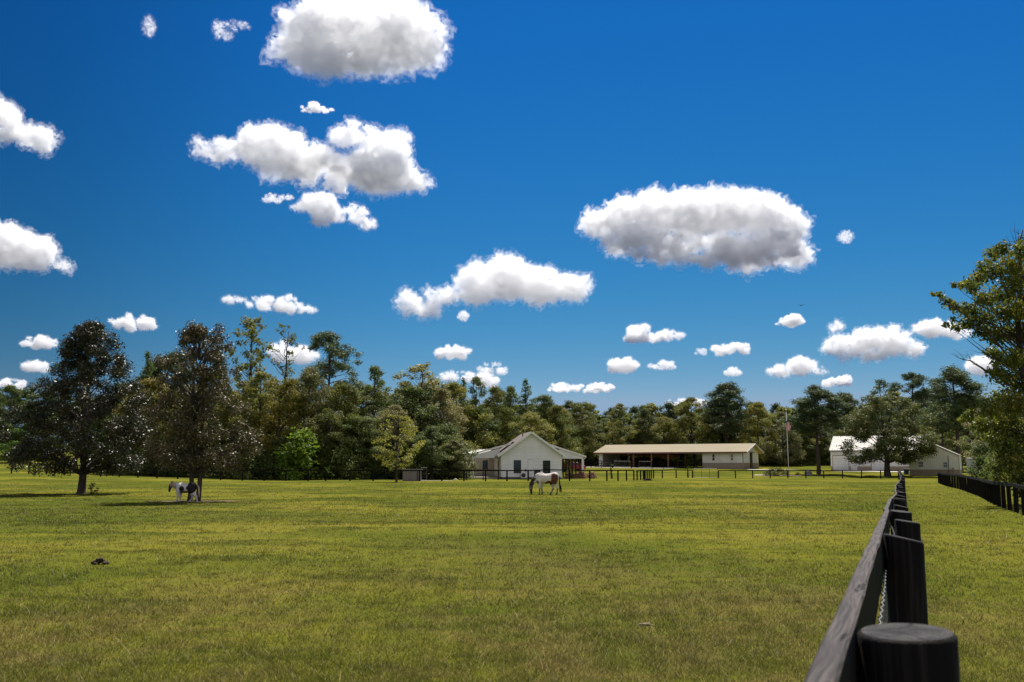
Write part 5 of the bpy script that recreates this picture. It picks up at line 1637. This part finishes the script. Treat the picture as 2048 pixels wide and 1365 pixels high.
# manure heap in the grass at the left
x, y = gx(215, 17.9), 17.9
MN = empty('manure_heap', (x, y, terr(x, y)), 0, 'small dark brown dung heap on the grass at the left', 'dung heap')
M_DUNG = pmat('dark_dung', (.030, .017, .012), (.055, .032, .022), 10, .9, bump=.7, bscale=25)
rr_ = random.Random(4)
bm = bmesh.new()
for k in range(34):
    a = rr_.uniform(0, 6.28); q = math.sqrt(rr_.random()) * .13
    z = .02 + .10 * (1 - q / .13) * rr_.uniform(.6, 1)
    M_ = Matrix.Translation((math.cos(a) * q * 1.1, math.sin(a) * q * .7, z)) @ Matrix.Rotation(rr_.uniform(0, 6), 4, 'Z') @ Matrix.Diagonal((rr_.uniform(.022, .04), .026, .024, 1))
    bmesh.ops.create_icosphere(bm, subdivisions=2, radius=1, matrix=M_)
me = bpy.data.meshes.new('dung'); bm.to_mesh(me); bm.free(); me.materials.append(M_DUNG)
o = bpy.data.objects.new('dung', me); o.parent = MN
rm = o.modifiers.new('r', 'REMESH'); rm.mode = 'VOXEL'; rm.voxel_size = .006
link(o)

# ---- blue bin --------------------------------------------------------------------------
dN = 152.0
Bn = empty('trash_bin', (gx(1806, dN), dN, terr(gx(1806, dN), dN)), R(-15), 'dark blue plastic bin between the oak trunk and the metal shed', 'bin')
mb = MB(); mb.add([(-.30, -.28, .06), (.30, -.28, .06), (.30, .28, .06), (-.30, .28, .06), (-.38, -.36, .84), (.38, -.36, .84), (.38, .36, .84), (-.38, .36, .84)], [(0, 3, 2, 1), (4, 5, 6, 7), (0, 1, 5, 4), (1, 2, 6, 5), (2, 3, 7, 6), (3, 0, 4, 7)]); mb.build('body', M_BLUE, Bn, bevel=.03)
mb = MB(); mb.box(-.42, .42, -.42, .42, .843, .93); mb.build('lid', pmat('pale_blue_lid', (.05, .085, .19), None, 5, .5), Bn, bevel=.03)
for s in (-1, 1):
    mb = MB(); mb.tube([(s * .33, .26, .1), (s * .38, .26, .1)], .1, 12); mb.build('wheel', M_DKPLAST, Bn)

# ---- flagpole and limp flag -------------------------------------------------------------
dP = 150.0; xp = gx(1573, dP); zp = terr(xp, dP)
top = at(1568, 822, dP)
FP_ = empty('flagpole', (xp, dP, zp), 0, 'tall white flagpole between the barn and the metal garage', 'flagpole')
Hh = top.z - zp
mb = MB(); mb.tube([(0, 0, -.2), (-.06, 0, Hh * .5), (-.10, 0, Hh - .1)], [.06, .05, .032], 12); mb.build('pole', M_TRIM, FP_, True)
bm = bmesh.new(); bmesh.ops.create_uvsphere(bm, u_segments=14, v_segments=10, radius=.075, matrix=Matrix.Translation((-.10, 0, Hh - .03)))
me = bpy.data.meshes.new('finial'); bm.to_mesh(me); bm.free(); me.materials.append(M_STEELP)
o = bpy.data.objects.new('finial', me); o.parent = FP_; link(o)
mb = MB(); mb.tube([(.02, -.05, 1.2), (-.02, -.06, Hh * .5), (-.07, -.05, Hh - .2)], .008, 5); mb.build('halyard', M_TRIM, FP_)

def flag_mat():
    m, nt, out = newmat('flag_cloth')
    a = N(nt, 'ShaderNodeAttribute', attribute_name='flaguv')
    sx = N(nt, 'ShaderNodeSeparateXYZ'); nt.links.new(a.outputs['Vector'], sx.inputs[0])
    u, v = sx.outputs[0], sx.outputs[1]
    st = mathn(nt, 'MODULO', mathn(nt, 'FLOOR', mathn(nt, 'MULTIPLY', v, 12.999)), 2.0)
    red = mixc(nt, (.55, .012, .03), (.78, .76, .76), st)
    can = mathn(nt, 'MULTIPLY', mathn(nt, 'LESS_THAN', u, .4), mathn(nt, 'GREATER_THAN', v, 6 / 13))
    # stars of the blue field as small white dots in rows
    vs = N(nt, 'ShaderNodeCombineXYZ')
    fu = mathn(nt, 'SUBTRACT', mathn(nt, 'FRACT', mathn(nt, 'MULTIPLY', u, 15.0)), .5)
    fv = mathn(nt, 'SUBTRACT', mathn(nt, 'FRACT', mathn(nt, 'MULTIPLY', v, 9.3)), .5)
    rr = mathn(nt, 'SQRT', mathn(nt, 'ADD', mathn(nt, 'MULTIPLY', fu, fu), mathn(nt, 'MULTIPLY', fv, fv)))
    star = mathn(nt, 'LESS_THAN', rr, .26)
    blue = mixc(nt, (.015, .025, .12), (.78, .76, .76), star)
    c = mixc(nt, red, blue, can)
    d = N(nt, 'ShaderNodeBsdfDiffuse'); nt.links.new(c, d.inputs[0])
    t_ = N(nt, 'ShaderNodeBsdfTranslucent'); nt.links.new(c, t_.inputs[0])
    mx = N(nt, 'ShaderNodeMixShader'); mx.inputs[0].default_value = .4
    nt.links.new(d.outputs[0], mx.inputs[1]); nt.links.new(t_.outputs[0], mx.inputs[2]); nt.links.new(mx.outputs[0], out.inputs[0])
    return m
# cloth hanging: the hoist edge along the pole, the fly edge dropped beside it in folds
fv, ff, fuv = [], [], []
nu, nv_ = 40, 28
hoist = 1.35; fly = 2.1
ztop = at(1569, 838, dP).z - zp
for i in range(nu + 1):
    u = i / nu
    for j in range(nv_ + 1):
        v = j / nv_
        # each point sinks with distance from the hoist and swings in folds
        z = ztop - (1 - v) * hoist * (.92 - .12 * u) - 1.0 * u ** .9
        fold = math.sin(u * 13 + v * 1.6) * .10 * min(1, u * 3)
        x = -.30 + .85 * u + .09 * math.sin(u * 11 + 2.0 * v) * min(1, u * 4) - .10 * (1 - v) * u
        y = fold - .07
        fv.append((x, y, z)); fuv.append((u, v, 0))
for i in range(nu):
    for j in range(nv_):
        a = i * (nv_ + 1) + j
        ff.append((a, a + nv_ + 1, a + nv_ + 2, a + 1))
me = bpy.data.meshes.new('flag'); me.from_pydata(fv, [], ff)
me.polygons.foreach_set('use_smooth', [True] * len(ff))
at_ = me.attributes.new('flaguv', 'FLOAT_VECTOR', 'POINT'); at_.data.foreach_set('vector', np.array(fuv, np.float32).ravel())
me.materials.append(flag_mat())
o = bpy.data.objects.new('flag', me); o.location = (xp, dP, zp); link(o)
sm = o.modifiers.new('thickness', 'SOLIDIFY'); sm.thickness = .004
tag(o, 'limp red and white striped flag with a blue corner hanging on the pole', 'flag')

# ---- red car behind the porch posts -----------------------------------------------------
dC = 170.0; xc = gx(1120, dC)
C_ = empty('parked_car', (xc, dC, terr(xc, dC)), R(10), 'red car parked behind the right porch of the white house', 'car')
M_RED = pmat('red_paint', (.34, .012, .02), (.30, .01, .018), 2, .28, spec=.6)
mb = MB()
prof = [(0, .35), (0.03, .72), (.25, .92), (1.15, 1.02), (1.75, 1.50), (3.05, 1.55), (3.75, 1.08), (4.3, 1.0), (4.42, .7), (4.4, .35)]
mb.prism(prof, 0, 1.75); body = mb.build('body', M_RED, C_, bevel=.06)
for (pts_) in ([(1.32, 1.05), (1.82, 1.43), (2.35, 1.46), (2.35, 1.05)], [(2.45, 1.05), (2.45, 1.46), (3.0, 1.47), (3.55, 1.08)]):
    for y in (-.006, 1.742):
        mb = MB(); mb.prism(pts_, y, y + .014); mb.build('side_window', M_GLASS, C_)
for x in (.85, 3.55):
    for (ya, yb) in ((-.02, .18), (1.57, 1.77)):
        mb = MB(); mb.tube([(x, ya, .32), (x, yb, .32)], .32, 20); wh = mb.build('wheel', M_DKPLAST, C_)
        mb = MB(); yy = ya - .01 if ya < 0 else yb - .005; mb.tube([(x, yy, .32), (x, yy + .015, .32)], .19, 16); mb.build('rim', M_STEELP, wh)
for y in (.12, 1.3):
    mb = MB(); mb.box(-.02, .05, y, y + .33, .62, .76); mb.build('headlight', M_ACW, C_)

# ---- bird -------------------------------------------------------------------------------
pb = at(1603, 611, 190)
mb = MB()
body_ = [(-.30, 0, 0), (-.15, 0, .02), (.05, 0, .02), (.22, 0, 0), (.30, 0, -.01)]
mb.tube(body_, [.02, .07, .08, .045, .02], 8)
for s in (-1, 1):
    w0 = [(.12, s * .05, .03), (-.12, s * .05, .03), (-.10, s * .32, .12), (.10, s * .32, .13), (-.06, s * .62, .06), (.02, s * .62, .07)]
    w1 = [(x, y, z - .02) for x, y, z in w0]
    mb.add(w0 + w1, [(0, 1, 2, 3), (3, 2, 4, 5), (7, 6, 9, 8), (8, 9, 11, 10), (0, 3, 9, 6), (1, 7, 8, 2), (2, 8, 10, 4), (3, 5, 11, 9), (4, 10, 11, 5)])
mb.add([(-.28, -.05, .0), (-.28, .05, .0), (-.48, .09, 0), (-.48, -.09, 0), (-.28, -.05, -.02), (-.28, .05, -.02), (-.48, .09, -.02), (-.48, -.09, -.02)], [(0, 1, 2, 3), (7, 6, 5, 4), (0, 4, 5, 1), (1, 5, 6, 2), (2, 6, 7, 3), (3, 7, 4, 0)])
bd = mb.build('bird', pmat('black_feather', (.012, .012, .014), None, 6, .6), None, True)
bd.location = pb; bd.rotation_euler = (R(8), R(-6), R(-80))
tag(bd, 'small dark bird flying in the sky above the flagpole', 'bird')
# ------------------------------------------------------------------ horse and pony
M_COAT = vcol_mat('piebald_coat', .75, .25, 9)
M_HAIRD = pmat('dark_horse_hair', (.016, .012, .010), (.035, .022, .015), 20, .7, stretch=(10, 10, 1), bump=.6, bscale=30)
M_HAIRP = pmat('pale_horse_hair', (.62, .50, .42), (.46, .34, .27), 14, .7, stretch=(10, 10, 1), bump=.6, bscale=30)
M_EYE = pmat('horse_eye', (.006, .005, .004), None, 5, .1, spec=.8)

def chain(bm, pts):
    """run of round sections (x, y, z, radius, side scale) merged later into one skin"""
    for (x, y, z, r, k) in pts:
        bmesh.ops.create_icosphere(bm, subdivisions=2, radius=1, matrix=Matrix.Translation((x, y, z)) @ Matrix.Diagonal((r, r * k, r, 1)))
    for a, b in zip(pts, pts[1:]):
        A, Bv = Vector(a[:3]), Vector(b[:3])
        n = max(2, int((Bv - A).length / (min(a[3], b[3]) * .45)))
        for i in range(1, n):
            f = i / n
            p = A.lerp(Bv, f); r = a[3] + (b[3] - a[3]) * f; k = a[4] + (b[4] - a[4]) * f
            bmesh.ops.create_icosphere(bm, subdivisions=2, radius=1, matrix=Matrix.Translation(p) @ Matrix.Diagonal((r, r * k, r, 1)))

def skin_body(name, parts, voxel, parent, paint):
    bm = bmesh.new()
    for pts in parts: chain(bm, pts)
    me = bpy.data.meshes.new(name); bm.to_mesh(me); bm.free()
    o = bpy.data.objects.new(name, me); link(o)
    m = o.modifiers.new('r', 'REMESH'); m.mode = 'VOXEL'; m.voxel_size = voxel
    s = o.modifiers.new('s', 'SMOOTH'); s.factor = .5; s.iterations = 5
    dg = bpy.context.evaluated_depsgraph_get()
    m2 = bpy.data.meshes.new_from_object(o.evaluated_get(dg)); o.modifiers.clear(); o.data = m2
    m2.name = name
    a = m2.attributes.new('paint', 'FLOAT_COLOR', 'POINT')
    cols = np.array([(*paint(v.co), 1) for v in m2.vertices], np.float32)
    a.data.foreach_set('color', cols.ravel())
    m2.polygons.foreach_set('use_smooth', [True] * len(m2.polygons))
    m2.materials.clear(); m2.materials.append(M_COAT)
    o.parent = parent
    return o

def hair(name, strands, mat, parent, r=.012):
    mb = MB()
    for st in strands:
        n = len(st)
        mb.tube(st, [r * (1 - .75 * i / (n - 1)) for i in range(n)], 5)
    return mb.build(name, mat, parent, True)

WHITE = (.62, .58, .54); BROWN = (.12, .045, .025); BLACK = (.018, .015, .015); GREY = (.16, .145, .14); PINKW = (.50, .42, .38)
def blotch(p, c, r, n=.35, f=6):
    q = Vector(((p.x - c[0]) / r[0], (p.y - c[1]) / r[1] if r[1] else 0, (p.z - c[2]) / r[2]))
    return q.length + n * mnoise.noise(p * f) < 1

# grazing horse, head to the left of the photo: local +x runs towards the head
dH1 = 61.0; xh = gx(1092, dH1)
HO = empty('horse', (xh, dH1, terr(xh, dH1) - .01), math.pi + R(4), 'white horse with brown patches and a dark head grazing before the house', 'horse'); HO.scale = (1.06, 1.06, 1.03)
def paint_h(p):
    if p.z < .035: return BLACK
    if p.x > .70 and p.z < .72: return GREY if (p.x > .80 and .30 < p.z < .52) else (BLACK if p.z < .22 else (.05, .045, .045))
    if p.x > .60 and p.z < .95 and p.z > .62 and p.x + p.z > 1.50: return (.10, .085, .08)
    if p.z < .36: return (.22, .20, .20) if p.z > .14 else (.12, .11, .11)
    if blotch(p, (-.44, 0, .95), (.20, .0, .34), .3, 5): return BROWN
    if blotch(p, (-.12, 0, .66), (.24, 0, .13), .3, 5): return BROWN
    if blotch(p, (.52, 0, .70), (.07, 0, .09), .3, 6): return (.06, .03, .025)
    return WHITE
parts = [
 [(-.46, 0, 1.02, .29, .86), (-.22, 0, .95, .295, .92), (.05, 0, .915, .305, .95), (.28, 0, .95, .30, .86), (.44, 0, .96, .25, .8)],
 [(-.52, 0, 1.10, .21, .8), (-.30, 0, 1.06, .2, .8)], [(.26, 0, 1.12, .19, .45), (.42, 0, 1.10, .18, .5)],
 [(.44, 0, 1.02, .24, .66), (.62, 0, .87, .175, .6), (.76, 0, .73, .135, .6), (.87, 0, .61, .115, .6)],
 [(.87, 0, .60, .115, .72), (.88, 0, .46, .125, .62), (.875, 0, .33, .10, .6), (.865, 0, .19, .072, .68), (.86, 0, .09, .07, .74)],
]
def leg(pts, y): return [(x, y * (1 - .1 * i / len(pts)), z, r, k) for i, (x, z, r, k) in enumerate(pts)]
parts += [leg([(.42, .84, .17, .75), (.41, .64, .10, .85), (.40, .43, .062, 1), (.405, .36, .055, 1), (.40, .16, .038, 1), (.405, .09, .046, 1), (.43, .03, .052, 1)], .14),
          leg([(.30, .84, .16, .75), (.27, .64, .095, .85), (.26, .43, .060, 1), (.255, .36, .054, 1), (.225, .16, .038, 1), (.22, .09, .045, 1), (.235, .03, .052, 1)], -.14),
          leg([(-.38, .86, .20, .7), (-.32, .66, .13, .75), (-.37, .50, .085, .85), (-.42, .41, .066, .9), (-.34, .20, .043, 1), (-.28, .10, .05, 1), (-.235, .03, .055, 1)], -.14),
          leg([(-.48, .86, .20, .7), (-.46, .66, .125, .75), (-.56, .50, .08, .85), (-.63, .41, .064, .9), (-.61, .20, .043, 1), (-.60, .10, .05, 1), (-.565, .03, .055, 1)], .14)]
for s in (-1, 1):
    parts.append([(.91, s * .05, .70, .028, .8), (.97, s * .085, .735, .02, .7), (1.02, s * .11, .745, .009, .7)])
hb = skin_body('body', parts, .018, HO, paint_h)
for s in (-1, 1):
    bm = bmesh.new(); bmesh.ops.create_uvsphere(bm, u_segments=10, v_segments=8, radius=.020, matrix=Matrix.Translation((.925, s * .068, .50)))
    me = bpy.data.meshes.new('eye'); bm.to_mesh(me); bm.free(); me.materials.append(M_EYE)
    o = bpy.data.objects.new('eye', me); o.parent = HO; link(o)
rh = random.Random(3)
st = []
for k in range(90):
    f = rh.random()
    bx, bz = .50 + .42 * f, 1.22 - .56 * f
    bx += .085 * math.sin(f * math.pi); bz += .05 * math.sin(f * math.pi)
    s = 1 if rh.random() < .75 else -1
    l = rh.uniform(.14, .26)
    st.append([(bx, s * .02, bz), (bx - .02, s * .085, bz - l * .45), (bx - .05 + rh.uniform(-.03, .03), s * (.10 + rh.uniform(-.01, .02)), bz - l)])
hair('mane', st, M_HAIRD, HO, .012)
st = []
for k in range(70):
    a = rh.uniform(0, 6.28); q = rh.random()
    st.append([(-.64, .02 * math.cos(a), 1.20), (-.735 - .02 * q, .05 * math.cos(a), 1.05), (-.755 + .03 * math.sin(a), .07 * math.cos(a), .65), (-.80 + .05 * math.sin(a) - .04 * q, .05 * math.cos(a), rh.uniform(.14, .38))])
hair('tail', st, M_HAIRD, HO, .016)

# pony under the brown magnolia
dP1 = 49.6; xq = gx(378, dP1)
PO = empty('pony', (xq, dP1, terr(xq, dP1) - .01), math.pi - R(8), 'small black and white pony with a pale mane standing under the magnolia', 'pony')
def paint_p(p):
    if p.z < .03: return BLACK
    if p.x > .66: return (.03, .027, .03) if p.z < .80 else (.05, .045, .05)
    if blotch(p, (.10, 0, .66), (.14, 0, .13), .25, 7): return BLACK
    if blotch(p, (-.40, 0, .74), (.24, 0, .30), .22, 5) : return (.022, .016, .02)
    if -.3 < p.x < .22 and p.z < .54 and p.z > .40: return BLACK
    if p.z < .34: return (.56, .53, .53)
    return (.60, .58, .58) if p.x > .2 else (.68, .66, .66)
parts = [
 [(-.36, 0, .74, .235, .9), (-.15, 0, .69, .24, .98), (.06, 0, .675, .24, .98), (.24, 0, .71, .235, .88), (.34, 0, .74, .19, .8)],
 [(-.40, 0, .80, .18, .8), (-.2, 0, .78, .16, .8)], [(.20, 0, .84, .14, .5), (.32, 0, .82, .14, .5)],
 [(.34, 0, .77, .20, .68), (.50, 0, .80, .165, .58), (.64, 0, .85, .135, .58), (.73, 0, .87, .11, .62)],
 [(.74, 0, .87, .10, .75), (.79, 0, .77, .098, .68), (.82, 0, .66, .075, .66), (.835, 0, .57, .060, .74), (.835, 0, .53, .055, .78)],
 leg([(.32, .60, .13, .75), (.33, .44, .078, .85), (.35, .30, .052, 1), (.37, .13, .036, 1), (.385, .07, .042, 1), (.41, .025, .048, 1)], .11),
 leg([(.28, .60, .13, .75), (.28, .44, .075, .85), (.30, .30, .050, 1), (.32, .13, .035, 1), (.335, .07, .042, 1), (.36, .025, .048, 1)], -.11),
 leg([(-.30, .62, .16, .7), (-.25, .46, .10, .75), (-.30, .34, .066, .85), (-.33, .28, .052, .9), (-.27, .13, .038, 1), (-.22, .07, .043, 1), (-.19, .025, .05, 1)], -.11),
 leg([(-.42, .62, .16, .7), (-.46, .46, .10, .75), (-.57, .34, .066, .85), (-.63, .28, .052, .9), (-.66, .13, .038, 1), (-.68, .07, .043, 1), (-.66, .025, .05, 1)], .11),
]
for s in (-1, 1):
    parts.append([(.72, s * .055, .965, .028, .7), (.73, s * .065, 1.02, .02, .7), (.735, s * .07, 1.055, .008, .7)])
skin_body('body', parts, .015, PO, paint_p)
for s in (-1, 1):
    bm = bmesh.new(); bmesh.ops.create_uvsphere(bm, u_segments=10, v_segments=8, radius=.017, matrix=Matrix.Translation((.83, s * .055, .80)))
    me = bpy.data.meshes.new('eye'); bm.to_mesh(me); bm.free(); me.materials.append(M_EYE)
    o = bpy.data.objects.new('eye', me); o.parent = PO; link(o)
st = []
for k in range(110):
    f = rh.random()
    bx, bz = .34 + .42 * f, .93 + .055 * f
    s = 1 if rh.random() < .8 else -1
    l = rh.uniform(.16, .34) * (1.1 - .3 * f)
    st.append([(bx, s * .02, bz), (bx + .01, s * .095, bz - l * .4), (bx + .02 + rh.uniform(-.03, .03), s * (.115 + rh.uniform(-.01, .02)), bz - l)])
hair('mane', st, M_HAIRP, PO, .011)
st = []
for k in range(60):
    a = rh.uniform(0, 6.28); q = rh.random()
    st.append([(-.56, .02 * math.cos(a), .86), (-.66 - .02 * q, .045 * math.cos(a), .76), (-.71 + .03 * math.sin(a), .055 * math.cos(a), .52), (-.70 + .04 * math.sin(a), .045 * math.cos(a), rh.uniform(.22, .36))])
hair('tail', st, M_HAIRP, PO, .015)
